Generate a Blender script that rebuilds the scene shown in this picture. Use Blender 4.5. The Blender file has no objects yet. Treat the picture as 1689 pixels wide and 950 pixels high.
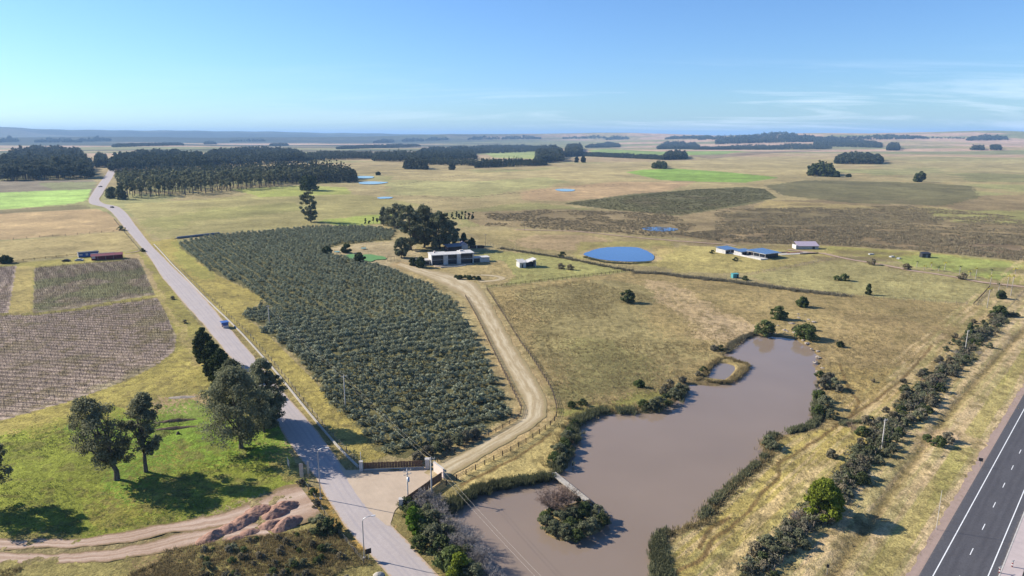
import bpy, math, random
import numpy as np

# ------------------------------------------------------------------ camera, sky, sun, exposure
scene = bpy.context.scene
H = 80.0                       # drone height above the fields (m)
FPX = 1126.0                   # focal length in pixels of the 1689 px wide photograph
YH = 224.0
TH = math.atan((475 - YH) / FPX)
cam_data = bpy.data.cameras.new("camera")
cam = bpy.data.objects.new("camera", cam_data)
scene.collection.objects.link(cam)
cam.location = (0, 0, H)
cam.rotation_euler = (math.pi / 2 - TH, 0, 0)
cam_data.sensor_width = 36
cam_data.lens = FPX / 1689 * 36
cam_data.clip_start = 1
cam_data.clip_end = 90000
scene.camera = cam

SUN_EL = math.radians(30)
SUN_AZ = math.radians(161)     # direction towards the sun, from +x anticlockwise
world = bpy.data.worlds.new("World")
scene.world = world
world.use_nodes = True
wn, wl = world.node_tree.nodes, world.node_tree.links
wn.clear()
wo = wn.new('ShaderNodeOutputWorld')
bg = wn.new('ShaderNodeBackground')
bg.inputs['Strength'].default_value = 0.085
sky = wn.new('ShaderNodeTexSky')
sky.sky_type = 'NISHITA'
sky.sun_disc = False
sky.sun_elevation = SUN_EL
sky.sun_rotation = math.pi / 2 - SUN_AZ
sky.altitude = 80
sky.air_density = 1.0
sky.dust_density = 0.25
sky.ozone_density = 2.2
# thin cirrus: noise looked up on a high flat cloud layer
tc = wn.new('ShaderNodeTexCoord')
sx = wn.new('ShaderNodeSeparateXYZ')
wl.new(tc.outputs['Generated'], sx.inputs[0])
zc = wn.new('ShaderNodeMath'); zc.operation = 'MAXIMUM'; zc.inputs[1].default_value = 0.0
wl.new(sx.outputs['Z'], zc.inputs[0])
za = wn.new('ShaderNodeMath'); za.operation = 'ADD'; za.inputs[1].default_value = 0.10
wl.new(zc.outputs[0], za.inputs[0])
dv = []
for ax in ('X', 'Y'):
    m = wn.new('ShaderNodeMath'); m.operation = 'DIVIDE'
    wl.new(sx.outputs[ax], m.inputs[0]); wl.new(za.outputs[0], m.inputs[1]); dv.append(m)
cb = wn.new('ShaderNodeCombineXYZ')
wl.new(dv[0].outputs[0], cb.inputs[0]); wl.new(dv[1].outputs[0], cb.inputs[1])
mp = wn.new('ShaderNodeMapping'); mp.inputs['Scale'].default_value = (0.55, 1.5, 1); mp.inputs['Rotation'].default_value = (0, 0, 0.12)
mp.inputs['Location'].default_value = (3.1, 1.7, 0)
wl.new(cb.outputs[0], mp.inputs[0])
n1 = wn.new('ShaderNodeTexNoise'); n1.inputs['Scale'].default_value = 0.62; n1.inputs['Detail'].default_value = 9
n1.inputs['Roughness'].default_value = 0.62; n1.inputs['Distortion'].default_value = 0.6
wl.new(mp.outputs[0], n1.inputs['Vector'])
cr = wn.new('ShaderNodeMapRange'); cr.inputs['From Min'].default_value = 0.50; cr.inputs['From Max'].default_value = 0.72
cr.inputs['To Max'].default_value = 0.55
wl.new(n1.outputs['Fac'], cr.inputs['Value'])
# clouds sit in a belt above the horizon and mostly to the right
be = wn.new('ShaderNodeMapRange'); be.inputs['From Min'].default_value = 0.105; be.inputs['From Max'].default_value = 0.045
wl.new(sx.outputs['Z'], be.inputs['Value'])
rt = wn.new('ShaderNodeMapRange'); rt.inputs['From Min'].default_value = -0.35; rt.inputs['From Max'].default_value = 0.25
rt.inputs['To Min'].default_value = 0.15
wl.new(sx.outputs['X'], rt.inputs['Value'])
ma = wn.new('ShaderNodeMath'); ma.operation = 'MULTIPLY'
wl.new(be.outputs[0], ma.inputs[0]); wl.new(rt.outputs[0], ma.inputs[1])
mb_ = wn.new('ShaderNodeMath'); mb_.operation = 'MULTIPLY'
wl.new(ma.outputs[0], mb_.inputs[0]); wl.new(cr.outputs[0], mb_.inputs[1])
mx = wn.new('ShaderNodeMix'); mx.data_type = 'RGBA'
wl.new(mb_.outputs[0], mx.inputs[0])
tint = wn.new('ShaderNodeMix'); tint.data_type = 'RGBA'; tint.blend_type = 'MULTIPLY'; tint.inputs[0].default_value = 1.0
tint.inputs[7].default_value = (0.54, 0.755, 1.06, 1)
wl.new(sky.outputs[0], tint.inputs[6]); wl.new(tint.outputs[2], mx.inputs[6]); mx.inputs[7].default_value = (8.6, 9.2, 10.0, 1)
wl.new(mx.outputs[2], bg.inputs['Color'])
wl.new(bg.outputs[0], wo.inputs['Surface'])

sun_data = bpy.data.lights.new("sun", 'SUN')
sun_data.energy = 5.0
sun_data.angle = math.radians(0.5)
sun_data.color = (1.0, 0.93, 0.82)
sun = bpy.data.objects.new("sun", sun_data)
scene.collection.objects.link(sun)
sun.location = (-200, 60, 160)
sun.rotation_euler = (math.pi / 2 - SUN_EL, 0, SUN_AZ + math.pi / 2)

scene.view_settings.view_transform = 'Standard'
scene.view_settings.look = 'None'
scene.view_settings.exposure = 0.92
scene.view_settings.gamma = 1
scene.view_settings.use_curve_mapping = False
cy = scene.cycles
scene.render.engine = 'CYCLES'
cy.use_denoising = True
try:
    cy.denoiser = 'OPENIMAGEDENOISE'
    cy.denoising_prefilter = 'ACCURATE'
except Exception:
    pass
cy.max_bounces = 5
cy.diffuse_bounces = 2
cy.glossy_bounces = 2
cy.transmission_bounces = 2
cy.transparent_max_bounces = 8
cy.volume_bounces = 0
cy.use_adaptive_sampling = True
cy.adaptive_threshold = 0.01

# ------------------------------------------------------------------ ground relief and pixel-to-ground lookup
COS, SIN = math.cos(TH), math.sin(TH)


def sstep(a, b, x):
    t = np.clip((x - a) / (b - a), 0, 1)
    return t * t * (3 - 2 * t)


RIDGE_PX = np.array([-800, -300, 0, 45, 95, 150, 300, 420, 560, 700, 900, 1100, 1689, 2400.])
RIDGE_PY = np.array([213, 212, 210, 210.5, 213, 215, 216, 217, 219.5, 221.5, 222.6, 223.2, 224.5, 225.])


def relief(x, y):
    x = np.asarray(x, float); y = np.asarray(y, float)
    r = np.hypot(x, y)
    az = np.arctan2(x, np.maximum(y, 1e-3))
    w = sstep(700, 2600, r)
    h = w * (7.0 * np.sin(x / 870 + 1.1) * np.cos(y / 1350 - 0.4) + 4.0 * np.sin(x / 410 + y / 640)
             + sstep(3000, 7000, r) * 9 * np.sin(x / 1700 + 2.0) * np.sin(y / 1500 + 0.6))
    h = h * (1 - sstep(11000, 15000, r))
    # low hills under the woods on the right skyline
    for qx, D, top_, sa, sr in ((1275, 8200., 86., 1500., 1500.), (1440, 9800., 74., 1500., 1500.), (1630, 9300., 72., 800., 1200.), (1060, 11000., 66., 1600., 1500.), (800, 11500., 70., 2600., 1500.)):
        a0 = math.atan2(qx - 844.5, FPX * COS)
        cx, cyy = D * math.sin(a0), D * math.cos(a0)
        u_ = (x - cx) * math.cos(a0) - (y - cyy) * math.sin(a0); v_ = (x - cx) * math.sin(a0) + (y - cyy) * math.cos(a0)
        h = h + top_ * np.exp(-(u_ / sa) ** 2 - (v_ / sr) ** 2)
    # blue ridges on the skyline
    px = 844.5 + np.tan(np.clip(az, -1.2, 1.2)) * FPX * COS
    for R, sg, k, off in ((17000., 2400., 1.0, 0.0), (10500., 900., 0.42, 90.0)):
        ty = np.interp(px + off, RIDGE_PX, RIDGE_PY)
        top = np.maximum(0, H + (YH - ty + 0.3 * np.sin(px / 23.0 + off) + 0.25 * np.sin(px / 9.0)) * R * np.cos(az) / FPX / COS) * k
        h = h + top * np.exp(-((r - R) / sg) ** 2) * np.where(y > 0, 1, 0)
    return h


def at(px, py, z=None):
    """ground point seen at photograph pixel (px, py)"""
    u, v = px - 844.5, py - 475.0
    d = np.array([u, FPX * COS - v * SIN, -(FPX * SIN + v * COS)])
    if z is None and py > 330:
        z = 0.0
    if z is not None:
        t = (H - z) / -d[2]
        return (t * d[0], t * d[1], z)
    d = d / FPX
    ts = 300.0 * 1.006 ** np.arange(780)
    Q = np.array([0, 0, H]) + d * ts[:, None]
    below = Q[:, 2] < relief(Q[:, 0], Q[:, 1])
    k = int(np.argmax(below)) if below.any() else len(ts) - 1
    last, t = ts[max(k - 1, 0)], ts[k]
    a, b = last, t
    for _ in range(12):
        m = (a + b) / 2
        p = np.array([0, 0, H]) + d * m
        if p[2] < relief(p[0], p[1]):
            b = m
        else:
            a = m
    p = np.array([0, 0, H]) + d * b
    return (p[0], p[1], float(relief(p[0], p[1])))


def hgt(base, topy):
    """height of a thing standing at base pixel whose top is at row topy"""
    x, y, z0 = at(*base)
    lo, hi = 0.0, 80.0
    for _ in range(40):
        m = (lo + hi) / 2
        zz = z0 + m - H
        dep = y * COS - zz * SIN
        up = y * SIN + zz * COS
        if 475 - FPX * up / dep > topy:
            lo = m
        else:
            hi = m
    return lo


def poly(pts):
    return np.array([at(*p)[:2] for p in pts])


def inside(P, X, Y):
    out = np.zeros(X.shape, bool)
    x0, y0 = P.min(0); x1, y1 = P.max(0)
    m = (X >= x0) & (X <= x1) & (Y >= y0) & (Y <= y1)
    if not m.any():
        return out
    xs, ys = X[m], Y[m]
    r = np.zeros(xs.shape, bool)
    n = len(P)
    for i in range(n):
        xa, ya = P[i]; xb, yb = P[(i + 1) % n]
        if ya == yb:
            continue
        c = ((ya > ys) != (yb > ys)) & (xs < (xb - xa) * (ys - ya) / (yb - ya) + xa)
        r ^= c
    out[m] = r
    return out


def dist_line(P, X, Y, closed=False, reach=1e9):
    """distance to a polyline"""
    D = np.full(X.shape, 1e9)
    n = len(P)
    x0, y0 = P.min(0) - reach; x1, y1 = P.max(0) + reach
    m = (X >= x0) & (X <= x1) & (Y >= y0) & (Y <= y1)
    if not m.any():
        return D
    xs, ys = X[m], Y[m]
    d = np.full(xs.shape, 1e9)
    for i in range(n if closed else n - 1):
        a = P[i]; b = P[(i + 1) % n]
        ab = b - a
        L = (ab ** 2).sum() + 1e-9
        t = np.clip(((xs - a[0]) * ab[0] + (ys - a[1]) * ab[1]) / L, 0, 1)
        d = np.minimum(d, np.hypot(xs - a[0] - t * ab[0], ys - a[1] - t * ab[1]))
    D[m] = d
    return D


def _h(ix, iy, s):
    n = (ix.astype(np.int64) * 374761393 + iy.astype(np.int64) * 668265263 + s * 974711) & 0x7fffffff
    n = ((n ^ (n >> 13)) * 1274126177) & 0x7fffffff
    return ((n ^ (n >> 16)) & 0xffff) / 65535.0


def vnoise(x, y, s=0):
    ix, iy = np.floor(x), np.floor(y)
    fx, fy = x - ix, y - iy
    fx = fx * fx * (3 - 2 * fx); fy = fy * fy * (3 - 2 * fy)
    a = _h(ix, iy, s); b = _h(ix + 1, iy, s); c = _h(ix, iy + 1, s); d = _h(ix + 1, iy + 1, s)
    return (a * (1 - fx) + b * fx) * (1 - fy) + (c * (1 - fx) + d * fx) * fy


def fbm(x, y, sc, o=4, s=0):
    v = 0; a = 0.5; t = 0
    for i in range(o):
        v = v + a * vnoise(x / sc + 17.3 * i, y / sc - 9.1 * i, s + i)
        t += a; a *= 0.55; sc *= 0.47
    return v / t


def smooth(pts, step=3.0, closed=False):
    """Catmull-Rom resampling of a world polyline"""
    P = np.array(pts, float)
    n = len(P)
    out = []
    rng_ = range(n) if closed else range(n - 1)
    for i in rng_:
        if closed:
            p0, p1, p2, p3 = P[i - 1], P[i], P[(i + 1) % n], P[(i + 2) % n]
        else:
            p0, p1, p2, p3 = P[max(i - 1, 0)], P[i], P[i + 1], P[min(i + 2, n - 1)]
        k = max(1, int(np.hypot(*(p2 - p1)[:2]) / step))
        for j in range(k):
            t = j / k
            out.append(0.5 * ((2 * p1) + (-p0 + p2) * t + (2 * p0 - 5 * p1 + 4 * p2 - p3) * t * t + (-p0 + 3 * p1 - 3 * p2 + p3) * t ** 3))
    if not closed:
        out.append(P[-1])
    return np.array(out)


def rot2(a):
    return np.array([[math.cos(a), -math.sin(a)], [math.sin(a), math.cos(a)]])


# ------------------------------------------------------------------ materials
def lin(c):
    return tuple(((v / 255) / 12.92 if v / 255 <= 0.04045 else ((v / 255 + 0.055) / 1.055) ** 2.4) for v in c)


def alb(c, k=0.62):
    """albedo from the colour a sunlit surface shows"""
    return tuple(v * k for v in lin(c))


def new_mat(name):
    m = bpy.data.materials.new(name); m.use_nodes = True
    nt = m.node_tree; nt.nodes.clear()
    o = nt.nodes.new('ShaderNodeOutputMaterial')
    return m, nt.nodes, nt.links, o


def solid(name, col, rough=0.8, var=0.15, scale=1.5, bump=0.0, spec=0.3, metal=0.0, dirt=None):
    m, n, l, o = new_mat(name)
    b = n.new('ShaderNodeBsdfPrincipled')
    b.inputs['Roughness'].default_value = rough
    b.inputs['Specular IOR Level'].default_value = spec
    b.inputs['Metallic'].default_value = metal
    g = n.new('ShaderNodeNewGeometry')
    t = n.new('ShaderNodeTexNoise'); t.inputs['Scale'].default_value = scale; t.inputs['Detail'].default_value = 6
    t.inputs['Roughness'].default_value = 0.65
    l.new(g.outputs['Position'], t.inputs['Vector'])
    mr = n.new('ShaderNodeMapRange'); mr.inputs['From Min'].default_value = 0.3; mr.inputs['From Max'].default_value = 0.7
    l.new(t.outputs['Fac'], mr.inputs['Value'])
    mi = n.new('ShaderNodeMix'); mi.data_type = 'RGBA'
    l.new(mr.outputs[0], mi.inputs[0])
    c2 = dirt if dirt else tuple(v * (1 - 1.6 * var) for v in col)
    mi.inputs[6].default_value = (*c2, 1)
    mi.inputs[7].default_value = (*[min(1, v * (1 + var)) for v in col], 1)
    l.new(mi.outputs[2], b.inputs['Base Color'])
    if bump:
        bp = n.new('ShaderNodeBump'); bp.inputs['Strength'].default_value = bump; bp.inputs['Distance'].default_value = 0.2
        l.new(t.outputs['Fac'], bp.inputs['Height']); l.new(bp.outputs[0], b.inputs['Normal'])
    l.new(b.outputs[0], o.inputs[0])
    return m


def leaf_mat(name, col, col2, trans=0.25, per_object=True):
    m, n, l, o = new_mat(name)
    g = n.new('ShaderNodeNewGeometry')
    oi = n.new('ShaderNodeObjectInfo')
    mi = n.new('ShaderNodeMix'); mi.data_type = 'RGBA'
    mi.inputs[6].default_value = (*col, 1); mi.inputs[7].default_value = (*col2, 1)
    a = n.new('ShaderNodeMath'); a.operation = 'MULTIPLY'; a.inputs[1].default_value = 0.6
    l.new(g.outputs['Random Per Island'], a.inputs[0])
    a2 = n.new('ShaderNodeMath'); a2.operation = 'MULTIPLY_ADD'; a2.inputs[1].default_value = 0.4
    l.new(oi.outputs['Random'], a2.inputs[0]); l.new(a.outputs[0], a2.inputs[2])
    l.new(a2.outputs[0], mi.inputs[0])
    # broad patches of tone through the crown or wood
    t = n.new('ShaderNodeTexNoise'); t.inputs['Scale'].default_value = 0.12; t.inputs['Detail'].default_value = 3
    l.new(g.outputs['Position'], t.inputs['Vector'])
    mr = n.new('ShaderNodeMapRange'); mr.inputs['From Min'].default_value = 0.3; mr.inputs['From Max'].default_value = 0.7
    mr.inputs['To Min'].default_value = 0.72; mr.inputs['To Max'].default_value = 1.25
    l.new(t.outputs['Fac'], mr.inputs['Value'])
    vm = n.new('ShaderNodeVectorMath'); vm.operation = 'SCALE'
    l.new(mi.outputs[2], vm.inputs[0]); l.new(mr.outputs[0], vm.inputs['Scale'])
    d = n.new('ShaderNodeBsdfDiffuse'); tr = n.new('ShaderNodeBsdfTranslucent'); ms = n.new('ShaderNodeMixShader')
    ms.inputs[0].default_value = trans
    l.new(vm.outputs[0], d.inputs['Color']); l.new(vm.outputs[0], tr.inputs['Color'])
    l.new(d.outputs[0], ms.inputs[1]); l.new(tr.outputs[0], ms.inputs[2])
    l.new(ms.outputs[0], o.inputs[0])
    return m


def water_mat(name, col, rough=0.06, wave=0.25, sc=0.5, mud=1.1):
    m, n, l, o = new_mat(name)
    b = n.new('ShaderNodeBsdfPrincipled')
    b.inputs['Roughness'].default_value = rough
    b.inputs['IOR'].default_value = 1.33
    b.inputs['Specular IOR Level'].default_value = 0.5
    g = n.new('ShaderNodeNewGeometry')
    t0 = n.new('ShaderNodeTexNoise'); t0.inputs['Scale'].default_value = 0.03; t0.inputs['Detail'].default_value = 3
    l.new(g.outputs['Position'], t0.inputs['Vector'])
    mi = n.new('ShaderNodeMix'); mi.data_type = 'RGBA'
    mi.inputs[6].default_value = (*[v * (1 - 0.15 * mud) for v in col], 1); mi.inputs[7].default_value = (*[v * (1 + 0.15 * mud) for v in col], 1)
    l.new(t0.outputs['Fac'], mi.inputs[0]); l.new(mi.outputs[2], b.inputs['Base Color'])
    t = n.new('ShaderNodeTexNoise'); t.inputs['Scale'].default_value = sc; t.inputs['Detail'].default_value = 4
    l.new(g.outputs['Position'], t.inputs['Vector'])
    bp = n.new('ShaderNodeBump'); bp.inputs['Strength'].default_value = wave; bp.inputs['Distance'].default_value = 0.08
    l.new(t.outputs['Fac'], bp.inputs['Height']); l.new(bp.outputs[0], b.inputs['Normal'])
    l.new(b.outputs[0], o.inputs[0])
    return m


def ground_mat():
    m, n, l, o = new_mat('ground')
    b = n.new('ShaderNodeBsdfPrincipled'); b.inputs['Roughness'].default_value = 0.95
    b.inputs['Specular IOR Level'].default_value = 0.08
    at_ = n.new('ShaderNodeAttribute'); at_.attribute_name = 'soil_colour'
    g = n.new('ShaderNodeNewGeometry')
    prev = at_.outputs['Color']
    hgt_nodes = []
    for sc, lo, hi, det in ((0.045, 0.82, 1.18, 5), (0.35, 0.70, 1.30, 6), (1.9, 0.52, 1.48, 6)):
        t = n.new('ShaderNodeTexNoise'); t.inputs['Scale'].default_value = sc; t.inputs['Detail'].default_value = det
        t.inputs['Roughness'].default_value = 0.7
        l.new(g.outputs['Position'], t.inputs['Vector'])
        mr = n.new('ShaderNodeMapRange'); mr.inputs['From Min'].default_value = 0.3; mr.inputs['From Max'].default_value = 0.7
        mr.inputs['To Min'].default_value = lo; mr.inputs['To Max'].default_value = hi
        l.new(t.outputs['Fac'], mr.inputs['Value'])
        vm = n.new('ShaderNodeVectorMath'); vm.operation = 'SCALE'
        l.new(prev, vm.inputs[0]); l.new(mr.outputs[0], vm.inputs['Scale'])
        prev = vm.outputs[0]
        hgt_nodes.append(t)
    l.new(prev, b.inputs['Base Color'])
    bp = n.new('ShaderNodeBump'); bp.inputs['Strength'].default_value = 0.9; bp.inputs['Distance'].default_value = 0.35
    l.new(hgt_nodes[2].outputs['Fac'], bp.inputs['Height'])
    bp2 = n.new('ShaderNodeBump'); bp2.inputs['Strength'].default_value = 0.6; bp2.inputs['Distance'].default_value = 1.2
    l.new(hgt_nodes[1].outputs['Fac'], bp2.inputs['Height']); l.new(bp.outputs[0], bp2.inputs['Normal'])
    l.new(bp2.outputs[0], b.inputs['Normal'])
    l.new(b.outputs[0], o.inputs[0])
    return m


def road_mat(name, col, streak, ang, sc=0.25, bump=0.2, dark=0.78):
    """worn surface with wheel streaks along its direction ang"""
    m, n, l, o = new_mat(name)
    b = n.new('ShaderNodeBsdfPrincipled'); b.inputs['Roughness'].default_value = 0.85
    b.inputs['Specular IOR Level'].default_value = 0.15
    g = n.new('ShaderNodeNewGeometry')
    mpn = n.new('ShaderNodeMapping'); mpn.vector_type = 'TEXTURE'
    mpn.inputs['Rotation'].default_value = (0, 0, ang); mpn.inputs['Scale'].default_value = (14, 0.9, 1)
    l.new(g.outputs['Position'], mpn.inputs[0])
    t = n.new('ShaderNodeTexNoise'); t.inputs['Scale'].default_value = 1.0; t.inputs['Detail'].default_value = 4
    l.new(mpn.outputs[0], t.inputs['Vector'])
    t2 = n.new('ShaderNodeTexNoise'); t2.inputs['Scale'].default_value = sc; t2.inputs['Detail'].default_value = 8
    t2.inputs['Roughness'].default_value = 0.7
    l.new(g.outputs['Position'], t2.inputs['Vector'])
    ad = n.new('ShaderNodeMath'); ad.operation = 'MULTIPLY_ADD'; ad.inputs[1].default_value = streak
    l.new(t.outputs['Fac'], ad.inputs[0])
    m2 = n.new('ShaderNodeMath'); m2.operation = 'MULTIPLY'; m2.inputs[1].default_value = 1 - streak
    l.new(t2.outputs['Fac'], m2.inputs[0]); l.new(m2.outputs[0], ad.inputs[2])
    mr = n.new('ShaderNodeMapRange'); mr.inputs['From Min'].default_value = 0.32; mr.inputs['From Max'].default_value = 0.68
    l.new(ad.outputs[0], mr.inputs['Value'])
    mi = n.new('ShaderNodeMix'); mi.data_type = 'RGBA'
    mi.inputs[6].default_value = (*[v * dark for v in col], 1); mi.inputs[7].default_value = (*[min(1, v * 1.08) for v in col], 1)
    l.new(mr.outputs[0], mi.inputs[0]); l.new(mi.outputs[2], b.inputs['Base Color'])
    t3 = n.new('ShaderNodeTexNoise'); t3.inputs['Scale'].default_value = 3.0; t3.inputs['Detail'].default_value = 5
    l.new(g.outputs['Position'], t3.inputs['Vector'])
    bp = n.new('ShaderNodeBump'); bp.inputs['Strength'].default_value = bump; bp.inputs['Distance'].default_value = 0.1
    l.new(t3.outputs['Fac'], bp.inputs['Height']); l.new(bp.outputs[0], b.inputs['Normal'])
    l.new(b.outputs[0], o.inputs[0])
    return m


def lane_mat(name, base, track, edge, mid, tr_at=(0.33, 0.67), tr_w=0.10, edge_w=0.12, cracks=0.3, bump=0.3):
    """wheel tracks, crown and ragged edges laid across a lane; uses the mesh's own across attribute"""
    m, n, l, o = new_mat(name)
    b = n.new('ShaderNodeBsdfPrincipled'); b.inputs['Roughness'].default_value = 0.9; b.inputs['Specular IOR Level'].default_value = 0.12
    g = n.new('ShaderNodeNewGeometry')
    at_ = n.new('ShaderNodeAttribute'); at_.attribute_name = 'across'
    sp = n.new('ShaderNodeSeparateXYZ'); l.new(at_.outputs['Vector'], sp.inputs[0])

    def noise(sc, det=5, vec=None, rough=.65):
        t = n.new('ShaderNodeTexNoise'); t.inputs['Scale'].default_value = sc; t.inputs['Detail'].default_value = det; t.inputs['Roughness'].default_value = rough
        l.new(vec or g.outputs['Position'], t.inputs['Vector']); return t.outputs['Fac']

    def math_(op, a, b_=None, c=None):
        q = n.new('ShaderNodeMath'); q.operation = op
        for i, v in enumerate((a, b_, c)):
            if v is None: continue
            if isinstance(v, (int, float)): q.inputs[i].default_value = v
            else: l.new(v, q.inputs[i])
        return q.outputs[0]

    def ramp(v, a, c, t0=0., t1=1.):
        q = n.new('ShaderNodeMapRange'); q.inputs['From Min'].default_value = a; q.inputs['From Max'].default_value = c
        q.inputs['To Min'].default_value = t0; q.inputs['To Max'].default_value = t1; l.new(v, q.inputs['Value']); return q.outputs[0]

    def mixc(f, a, c):
        q = n.new('ShaderNodeMix'); q.data_type = 'RGBA'; l.new(f, q.inputs[0])
        for i, v in ((6, a), (7, c)):
            if isinstance(v, tuple): q.inputs[i].default_value = (*v, 1)
            else: l.new(v, q.inputs[i])
        return q.outputs[2]

    cb_ = n.new('ShaderNodeCombineXYZ'); l.new(math_('MULTIPLY', sp.outputs['X'], 6.0), cb_.inputs[0]); l.new(math_('MULTIPLY', sp.outputs['Y'], 0.06), cb_.inputs[1])
    streak = noise(1.3, 5, cb_.outputs[0]); broad = noise(0.11, 5); fine = noise(1.1, 7)
    wob = math_('MULTIPLY_ADD', broad, 0.10, -0.05)
    u = math_('ADD', sp.outputs['X'], wob)
    col = mixc(ramp(math_('ADD', math_('MULTIPLY', broad, .5), math_('MULTIPLY', fine, .5)), .38, .62), mid, base)
    tmask = None
    for c0 in tr_at:
        d = math_('ABSOLUTE', math_('SUBTRACT', u, c0)); k = ramp(d, tr_w, tr_w * .35)
        tmask = k if tmask is None else math_('MAXIMUM', tmask, k)
    col = mixc(math_('MULTIPLY', tmask, ramp(streak, .35, .6)), col, track)
    de = math_('MINIMUM', u, math_('SUBTRACT', 1.0, u))
    em = ramp(math_('ADD', de, math_('MULTIPLY_ADD', fine, .22, -.11)), edge_w, edge_w * .45)
    col = mixc(em, col, edge)
    v = n.new('ShaderNodeVectorMath'); v.operation = 'SCALE'; l.new(col, v.inputs[0]); l.new(ramp(noise(3.5, 6), .3, .7, 1 - cracks * .5, 1 + cracks * .4), v.inputs['Scale'])
    l.new(v.outputs[0], b.inputs['Base Color'])
    bp = n.new('ShaderNodeBump'); bp.inputs['Strength'].default_value = bump; bp.inputs['Distance'].default_value = .12
    l.new(fine, bp.inputs['Height']); l.new(bp.outputs[0], b.inputs['Normal'])
    l.new(b.outputs[0], o.inputs[0])
    return m


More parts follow.
